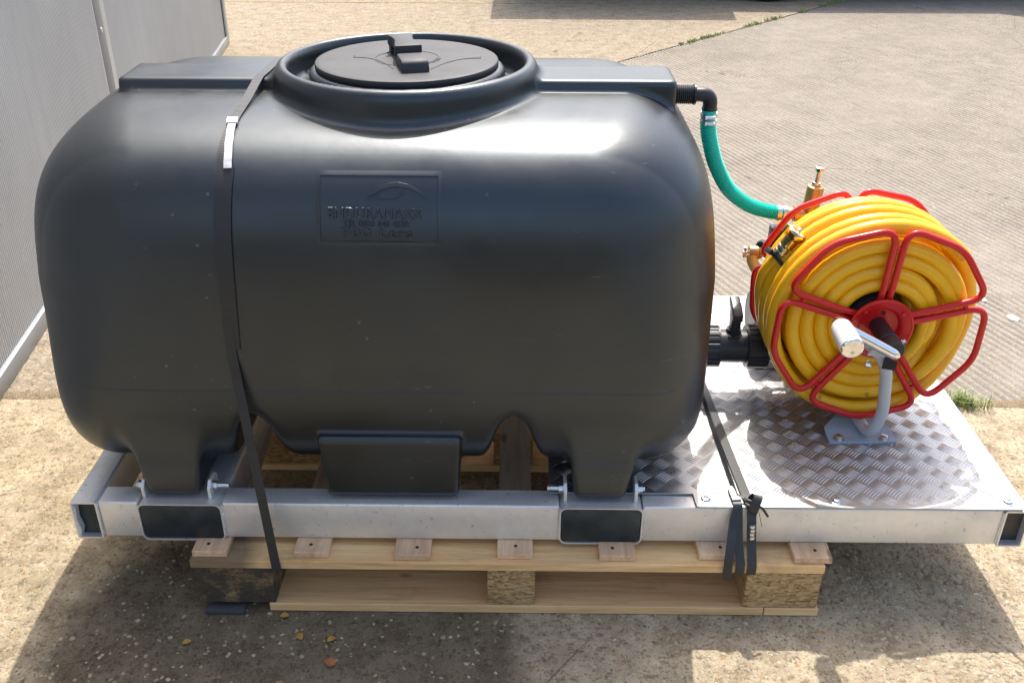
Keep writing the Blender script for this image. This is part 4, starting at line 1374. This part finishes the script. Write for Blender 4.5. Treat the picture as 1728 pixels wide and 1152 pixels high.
# ================================================================== HOSE REEL
RC = Vector((0.706, 0.0, 0.470))
YF, YB = 0.255, 0.462
def polar(r, a, y, off=0.0):
    c, s = math.cos(a), math.sin(a)
    return Vector((RC.x + r * c - off * s, y, RC.z + r * s + off * c))
def hose_reel():
    root = thing('hose_reel', 'red wire hose reel on a light grey tube stand with a chrome crank', 'hose reel', (0.706, 0.33, FZ1))
    for side, (y, rot) in enumerate(((YF, 88), (YB, 95))):
        for k in range(5):
            a0, a1 = R(rot - 72 * k), R(rot - 72 * (k + 1))
            am = (a0 + a1) / 2
            sy = -0.004 if side == 0 else 0.004
            j = lambda: random.uniform(-0.002, 0.002)
            pts = [polar(0.050, a0, y - sy, -0.0082), polar(0.090, a0, y, -0.0082), polar(0.2070 + j(), a0, y + sy, -0.0100), polar(0.2120 + j(), am, y + sy), polar(0.2070 + j(), a1, y + sy, 0.0100), polar(0.090, a1, y, 0.0082), polar(0.050, a1, y - sy, 0.0082)]
            MB().tube(fillet(pts, [0, 0.01, 0.036, 0.03, 0.036, 0.01, 0], 8), 0.0066, 14).build('wire_loop', M['red'], root)
        for k in range(5):                         # little weld webs tying neighbouring loops
            a = R(rot - 72 * k)
            MB().tube([polar(0.166, a, y, -0.008), polar(0.166, a, y, 0.008)], 0.0050, 8).build('weld_web', M['red'], root)
    d = (0, -1, 0)
    hub = along(MB(), [(0.0, -0.016), (0.030, -0.016), (0.038, -0.013), (0.042, -0.004), (0.046, -0.001), (0.056, 0.0015), (0.060, 0.004), (0.0635, 0.003), (0.0640, -0.001), (0.060, -0.004), (0.03, -0.022), (0.0, -0.022)],
                (RC.x, YF - 0.010, RC.z), d, 56).build('hub_dish', M['red'], root, smooth=40)
    along(MB(), [(0.0042, 0), (0.0042, 0.0012), (0.0, 0.0012)], (RC.x + 0.006, YF + 0.0058, RC.z + 0.027), d, 16).build('hub_hole', M['gap'], hub)
    for a in (40, 135, 255):
        p = polar(0.050, R(a), YF - 0.0105)
        along(MB(), [(0.004, 0), (0.004, 0.002), (0.0025, 0.0035), (0, 0.0035)], p, d, 12).build('rivet', M['red'], hub)
    along(MB(), [(0.0, -0.010), (0.058, -0.010), (0.062, 0), (0.058, 0.008), (0.0, 0.008)], (RC.x, YB + 0.010, RC.z), d, 40).build('hub_dish', M['red'], root)
    along(MB(), [(0.058, 0), (0.058, YB - YF - 0.014)], (RC.x, YB - 0.003, RC.z), d, 40).build('drum', M['gap'], root)
    # axle and crank
    axl = along(MB(), [(0.0, -0.02), (0.0175, -0.02), (0.0175, 0.035), (0.0185, 0.036), (0.0185, 0.052), (0.0165, 0.054), (0.0165, 0.066), (0.019, 0.067), (0.019, 0.086), (0.0165, 0.089), (0, 0.089)],
                (RC.x, 0.245, RC.z), d, 32).build('axle', M['black_plastic'], root)
    along(MB(), [(0.0, 0), (0.006, 0), (0.006, 0.007), (0.004, 0.008), (0.004, 0.013), (0, 0.013)], (RC.x + 0.012, 0.178, RC.z + 0.006), (0.8, -0.2, 0.5), 6).build('grub_screw', M['chrome'], axl)
    crank = MB()
    p0, p1 = Vector((RC.x + 0.006, 0.150, RC.z - 0.008)), Vector((0.590, 0.150, 0.529))
    dv = (p1 - p0).normalized()
    pts = [p0 + dv * (k / 30 * (p1 - p0).length) for k in range(31)]
    rr = [0.0108 * min(1, 0.35 + 0.65 * math.sqrt(min(1, k / 3))) if k < 4 else 0.0108 for k in range(31)]
    crank.tube(pts, rr, 20)
    along(crank, [(0.0, -0.010), (0.0112, -0.010), (0.0112, 0.009), (0.009, 0.012), (0, 0.0125)], p1, d, 20)
    cr = crank.build('crank_arm', M['chrome'], root)
    along(MB(), [(0.0, 0.004), (0.016, 0.004), (0.0185, 0.009), (0.0205, 0.03), (0.0210, 0.072), (0.0205, 0.075)], p1, (0.03, -1, -0.10), 32).build('crank_grip', M['grip'], cr)
    e = p1 + Vector((0.03, -1, -0.10)).normalized() * 0.0752
    along(MB(), [(0.0205, 0.0), (0.0205, 0.002), (0.018, 0.004), (0.009, 0.003), (0.004, 0.0015), (0, 0.0015)], e, (0.03, -1, -0.10), 20).build('grip_cap', M['chrome'], cr)
    # tube stand: front post, run along the plate, back post
    zb = FZ1 + 0.0052 + 0.0185
    path = fillet([(0.660, 0.196, 0.474), (0.714, 0.198, 0.420), (0.727, 0.198, 0.300), (0.712, 0.205, zb + 0.003), (0.704, 0.30, zb), (0.706, 0.535, zb), (0.706, 0.535, 0.47)],
                  [0, 0.045, 0.06, 0.05, 0.05, 0.04, 0], 9)
    MB().tube(path, 0.0118, 20).build('tube_stand', M['grey_paint'], root)
    MB().prism([(-0.030, -0.012), (0.016, -0.016), (0.020, 0.012), (-0.014, 0.016)], -0.002, 0.002, frame_to((0, -1, 0), (RC.x - 0.012, 0.1795, RC.z - 0.010))).build('axle_bracket', M['grey_paint'], root)
    MB().prism([(-0.012, -0.016), (0.014, -0.020), (0.016, -0.002), (-0.010, 0.010)], -0.001, 0.001, frame_to((0, -1, 0), (RC.x + 0.002, 0.1775, RC.z - 0.034))).build('bracket_slot', M['gap'], root)
    along(MB(), [(0.0, 0), (0.006, 0), (0.0065, 0.010), (0.004, 0.012), (0, 0.012)], (RC.x - 0.032, 0.19, RC.z - 0.042), (-0.3, -0.6, -0.6), 6).build('bracket_bolt', M['chrome'], root)
    # foot plates
    zp = FZ1 + 0.0056
    out = [(0.634, 0.203), (0.771, 0.207), (0.771, 0.242), (0.757, 0.283), (0.676, 0.298), (0.635, 0.250)]
    zf = lambda y: zp + (0.0 if y < 0.223 else (y - 0.222) * 0.16)
    poly = [(0.634, 0.203), (0.7715, 0.207), (0.7715, 0.222)] + out[2:] + [(0.634, 0.222)]
    bm = bmesh.new()
    a = [bm.verts.new((x, y, zf(y))) for x, y in poly]
    b = [bm.verts.new((x, y, zf(y) + 0.005)) for x, y in poly]
    n = len(poly)
    for q in ((0, 1, 2, n - 1), tuple(range(2, n))):
        bm.faces.new([a[i] for i in q][::-1]); bm.faces.new([b[i] for i in q])
    for i in range(n):
        bm.faces.new((a[i], a[(i + 1) % n], b[(i + 1) % n], b[i]))
    fp = MB().bm(bm).build('foot_plate', M['base_paint'], root, smooth=0)
    for x, y in ((0.655, 0.2135), (0.747, 0.2145)):
        bb = MB()
        along(bb, [(0.0105, 0.0), (0.0105, 0.0015), (0.006, 0.0015)], (x, y, zp + 0.0052), (0, 0, 1), 24)
        bb.prism([(0.0082 * math.cos(R(60 * k + 12)), 0.0082 * math.sin(R(60 * k + 12))) for k in range(6)], 0.0015, 0.0075, frame_to((0, 0, 1), (x, y, zp + 0.0052)), 0.0007)
        bb.build('foot_bolt', M['zinc'], fp)
    MB().box(0.628, 0.772, 0.50, 0.565, zp, zp + 0.005, 0.001).build('foot_plate', M['base_paint'], root)
    MB().box(0.635, 0.760, 0.385, 0.425, zp, zp + 0.016, 0.0015).build('cross_bar', M['grey_paint'], root)
hose_reel()

def text_mesh(txt):
    cu = bpy.data.curves.new('print', 'FONT')
    cu.body = txt
    cu.align_x = 'CENTER'; cu.align_y = 'CENTER'
    cu.resolution_u = 3
    ob = bpy.data.objects.new('print', cu)
    COL.objects.link(ob)
    dg = bpy.context.evaluated_depsgraph_get(); dg.update()
    me = bpy.data.meshes.new_from_object(ob.evaluated_get(dg))
    bpy.data.objects.remove(ob); bpy.data.curves.remove(cu)
    r = [v.co.copy() for v in me.vertices], [tuple(p.vertices) for p in me.polygons]
    bpy.data.meshes.remove(me)
    return r

def yellow_hose():
    root = thing('spray_hose', 'yellow rubber hose wound in layers on the red reel, brass coupling at its end', 'hose', (0.706, 0.36, RC.z))
    r0, dr = 0.0810, 0.0272
    hr = 0.0146
    nw = 5
    ys = [YF + 0.024 + k * (YB - YF - 0.050) / (nw - 1) for k in range(nw)]
    pts = []
    steps = 44
    ang = 0.0
    outer = [0.2010, 0.1970, 0.1990, 0.1975, 0.186]
    for layer in range(5):
        order = list(range(nw)) if layer % 2 else list(range(nw))[::-1]
        for w, q in enumerate(order):
            r_here = r0 + dr * layer
            if layer == 4:
                r_here = outer[q]
            for s in range(steps):
                t = s / steps
                a = ang + 2 * math.pi * t
                y = ys[q]
                r_ = r_here
                if t > 0.84:                       # crossing to the next turn
                    u = (t - 0.84) / 0.16
                    u = u * u * (3 - 2 * u)
                    if w < nw - 1:
                        q2 = order[w + 1]
                        y += (ys[q2] - ys[q]) * u
                        r_ += ((outer[q2] if layer == 4 else r_here) - r_here) * u
                wob = 0.0006 * math.sin(a * 2 + layer * 1.7 + q) + 0.0005 * math.sin(a * 3.1 + q * 2.2)
                if w == nw - 1 and layer < 4:      # lift gently on to the next layer
                    u = max(0.0, (t - 0.55) / 0.45)
                    u = u * u * (3 - 2 * u)
                    r_ += ((r0 + dr * (layer + 1) if layer + 1 < 4 else outer[q]) - r_here) * u
                pts.append(polar(r_ + wob, -a + R(-70), y + 0.0005 * math.sin(a * 1.7 + layer)))
    # stop the last turn early and lead the end out to the coupling
    cut = int(steps * 0.30)
    pts = pts[:-cut] if cut else pts
    MB().tube(pts, hr, 12).build('coil', M['hose'], root, smooth=60)
    ax = Vector((0.040, -0.012, 0.075)).normalized()
    o = Vector((0.519, 0.365, 0.566))
    MB().tube(spline([polar(0.199, R(190), 0.392), polar(0.206, R(176), 0.384), polar(0.213, R(164), 0.374), o - ax * 0.006, o + ax * 0.016], 10), 0.0132, 16).build('hose_end', M['hose'], root)
    fr = frame_to(ax, o)
    cpl = along(MB(), [(0.0142, 0.010), (0.0142, 0.030), (0.016, 0.031), (0.0175, 0.034), (0.0165, 0.040), (0.0165, 0.052), (0.0195, 0.055), (0.0210, 0.060), (0.0210, 0.066), (0.0195, 0.068)], o, ax, 36).build('coupling', M['gold'], root)
    along(MB(), [(0.0198, 0.0675), (0.0205, 0.070), (0.0190, 0.0715), (0.0150, 0.0715), (0.0140, 0.069), (0.0140, 0.050)], o, ax, 36).build('coupling_seal', M['zinc'], cpl)
    along(MB(), [(0.0, 0.0), (0.0142, 0.0), (0.0142, 0.001)], o + ax * 0.058, ax, 24).build('coupling_bore', M['gap'], cpl)
    for s in (0, 180):
        a = R(s + 25)
        lug = MB().box(-0.005, 0.005, 0.018, 0.031, 0.056, 0.067, 0.0015, fr @ Matrix.Rotation(a, 4, 'Z'))
        lug.box(-0.005, 0.005, 0.026, 0.031, 0.060, 0.075, 0.0012, fr @ Matrix.Rotation(a, 4, 'Z'))
        lug.build('coupling_claw', M['gold'], cpl)
    for k, (h, tilt) in enumerate(((0.014, 0.0), (0.024, 0.06))):
        c = along(MB(), [(0.0143, -0.0035), (0.0160, -0.0035), (0.0165, 0), (0.0160, 0.0035), (0.0143, 0.0035)], o + ax * h, ax + Vector((tilt, 0, 0)), 28).build('hose_clamp', M['zinc'], root)
        b = MB().box(-0.011, 0.011, -0.022, -0.0155, h - 0.004, h + 0.004, 0.001, fr @ Matrix.Rotation(R(20), 4, 'Z'))
        along(b, [(0, 0), (0.003, 0), (0.003, 0.028), (0, 0.028)], fr @ Matrix.Rotation(R(20), 4, 'Z') @ Vector((-0.014, -0.019, h)), (fr @ Matrix.Rotation(R(20), 4, 'Z')).to_3x3() @ Vector((1, 0, 0)), 10)
        b.build('clamp_screw', M['chrome'], c)
    # cable tie holding the end down on the coil
    tie = [o + Vector(p) for p in ((-0.022, 0.016, 0.012), (-0.019, -0.004, 0.016), (-0.010, -0.018, 0.012), (0.004, -0.032, -0.002), (0.016, -0.046, -0.014), (0.026, -0.056, -0.030))]
    MB().ribbon(spline(tie, 8), Vector((0.4, 0, 0.75)), 0.0085, 0.0022).build('cable_tie', M['black_plastic'], root)
    MB().box(-0.007, 0.007, -0.006, 0.006, -0.004, 0.004, 0.0012, frame_to((-0.6, -0.3, 0.7), tie[1])).build('tie_head', M['black_plastic'], root)
    # faint printed marks on the hose
    v, f = text_mesh('G')
    for (r_, a, s, rot) in ((0.1630, -87, 0.0125, -4), (0.1900, -117, 0.0115, -28), (0.1905, 148, 0.010, 60)):
        p = polar(r_, R(a), YF + 0.024 - hr - 0.0016 if a < 0 else YF + 0.009)
        c, sn = math.cos(R(rot)), math.sin(R(rot))
        MB().add([(p.x + (q.x * c - q.y * sn) * s, p.y, p.z + (q.x * sn + q.y * c) * s) for q in v], f).build('printed_mark', M['ink'], root, smooth=0)
yellow_hose()

# ================================================================== STRAPS
def top_z(x, y):
    lo, hi = 0.70, 1.0
    for _ in range(18):
        m = (lo + hi) / 2
        if float(tank_sdf(np.float64(x), np.float64(y), np.float64(m))) > 0:
            hi = m
        else:
            lo = m
    return hi

def tank_strap():
    root = thing('tank_strap', 'black webbing strap with silver crimp running over the tank down to the pallet', 'strap', (-0.48, 0.3, 0.5))
    W = 0.0172
    off = 0.0026
    pts = [(-0.478, 0.970, 0.11), (-0.482, 0.835, 0.45), (-0.482, 0.826, 0.62), (-0.480, 0.812, 0.75), (-0.477, 0.765, 0.845), (-0.476, 0.67, 0.887), (-0.476, 0.50, 0.9235), (-0.478, 0.42, 0.9235), (-0.4805, 0.356, 0.9245),
           (-0.484, 0.262, 0.9055), (-0.486, 0.20, top_z(-0.486, 0.20) + 0.003), (-0.4865, 0.16, top_z(-0.4865, 0.16) + 0.003), (-0.486, 0.12, top_z(-0.486, 0.12) + 0.003), (-0.486, 0.095, top_z(-0.486, 0.095) + 0.003)]
    for z in (0.855, 0.842, 0.826, 0.81, 0.79, 0.77, 0.747, 0.72, 0.695, 0.643, 0.576, 0.52):
        x = -0.484 - 0.011 * min(1, (0.842 - z) / 0.26)
        pts.append((x, front_y(x, z) - off, z))
    y0, z0 = pts[-1][1], 0.52
    for k in range(1, 9):
        t = k / 8
        pts.append((-0.495 + (0.495 - 0.449) * t, y0 + (-0.0560 - y0) * t, z0 + (0.1075 - z0) * t))
    MB().ribbon(pts, (1, 0, 0), W, 0.0009).build('webbing', M['strap'], root, smooth=30)
    tail = []
    for t in np.linspace(0, 1, 12):
        z = 0.850 - 0.31 * t
        x = -0.4705 - 0.016 * t
        tail.append((x, front_y(x, z) - 0.0042 + 0.002 * t, z))
    MB().ribbon(tail, (1, 0, 0), 0.0145, 0.0008).build('loose_end', M['strap'], root, smooth=30)
    cr = []
    for t in np.linspace(0, 1, 14):
        x = -0.4865 + 0.013 * t
        y = 0.182 - 0.110 * t
        # lie on the shoulder
        lo, hi = 0.80, 0.95
        for _ in range(18):
            m = (lo + hi) / 2
            if float(tank_sdf(np.float64(x), np.float64(y), np.float64(m))) > 0:
                hi = m
            else:
                lo = m
        cr.append((x, y, hi + 0.0052 + 0.0012 * math.sin(t * 22) + 0.004 * max(0, 0.3 - t)))
    MB().ribbon(cr, (1, 0.1, 0.03), 0.0128, 0.0020).build('crimp_seal', M['bare_white'], root, smooth=30)
    MB().ribbon(cr[:3], (1, 0.1, 0), 0.0180, 0.0050).build('crimp_buckle', M['bare_white'], root, smooth=30)
tank_strap()

def plate_strap():
    root = thing('plate_strap', 'knotted black strap lying across the tread plate and hanging over the rail to the pallet', 'strap', (0.42, 0.2, 0.22))
    zt = FZ1 + 0.0052 + 0.0022
    A = [(0.392, 0.930, 0.11), (0.397, 0.886, zt), (0.403, 0.60, zt + 0.003), (0.411, 0.40, zt + 0.004), (0.420, 0.20, zt + 0.004), (0.429, 0.03, zt + 0.003), (0.4325, -0.002, zt + 0.002), (0.434, -0.0085, zt - 0.006), (0.435, -0.029, 0.172), (0.437, -0.0525, 0.128), (0.437, -0.053, 0.1062)]
    MB().ribbon(fillet(A, 0.004, 3), (1, 0, 0), 0.0175, 0.0009).build('webbing', M['strap'], root, smooth=30)
    B = [(0.398, 0.884, zt + 0.004), (0.399, 0.60, zt + 0.006), (0.4015, 0.40, zt + 0.007), (0.4045, 0.20, zt + 0.007), (0.4085, 0.05, zt + 0.006), (0.409, 0.02, zt + 0.005)]
    MB().ribbon(spline(B, 6), Vector((0.35, 0, 1)), 0.012, 0.0009).build('webbing', M['strap'], root, smooth=30)
    C = [(0.409, 0.024, zt + 0.004), (0.4085, 0.0, zt + 0.003), (0.409, -0.0065, zt - 0.004), (0.411, -0.029, 0.170), (0.4155, -0.0525, 0.128), (0.4155, -0.053, 0.1062)]
    MB().ribbon(fillet(C, 0.004, 3), (1, 0, 0), 0.0170, 0.0009).build('webbing', M['strap'], root, smooth=30)
    MB().ribbon(spline([(0.4075, 0.052, zt + 0.004), (0.4065, 0.03, zt + 0.0075), (0.4085, 0.008, zt + 0.006)], 6), (1, 0, 0), 0.0165, 0.002).build('crimp_seal', M['bare_white'], root, smooth=30)
    T = spline([(0.408, -0.009, 0.224), (0.402, -0.016, 0.205), (0.3965, -0.036, 0.178), (0.392, -0.055, 0.145), (0.3905, -0.0615, 0.100)], 6)
    MB().ribbon(T, (1, -0.25, 0), 0.0165, 0.0009).build('loose_end', M['strap'], root, smooth=30)
    K = spline([(0.4335, -0.010, 0.2135), (0.4355, -0.014, 0.226), (0.4395, -0.012, 0.244), (0.4435, -0.004, 0.252), (0.441, 0.006, 0.246), (0.436, 0.010, zt + 0.004)], 6)
    MB().ribbon(K, (1, -0.35, -0.1), 0.0165, 0.0009).build('knot_loop', M['strap'], root, smooth=30)
    MB().ribbon(spline([(0.424, 0.004, 0.234), (0.437, -0.010, 0.236), (0.450, -0.012, 0.232), (0.4635, -0.016, 0.214)], 6), (0.2, 0, 1), 0.0045, 0.0012).build('frayed_end', M['strap'], root, smooth=30)
    MB().ribbon(spline([(0.410, 0.02, 0.236), (0.421, 0.012, 0.235), (0.430, 0.006, 0.231)], 5), (0.2, 1, 0.4), 0.006, 0.0012).build('frayed_end', M['strap'], root, smooth=30)
    for p in ([(0.446, -0.014, 0.222), (0.450, -0.018, 0.208), (0.4535, -0.02, 0.194)],):
        MB().tube(spline(p, 5), 0.0006, 5).build('loose_thread', M['strap'], root)
    b = MB()
    for k in range(4):
        along(b, [(0.002, 0), (0.0055, 0.001), (0.006, 0.004), (0.0055, 0.0065), (0.002, 0.0075)], (0.4348 + 0.0006 * (k % 2), -0.0215 - 0.002 * k, 0.2005 - 0.0072 * k), (0.05, -0.2, -1), 10)
    b.build('wire_crimp', M['zinc'], root)
plate_strap()
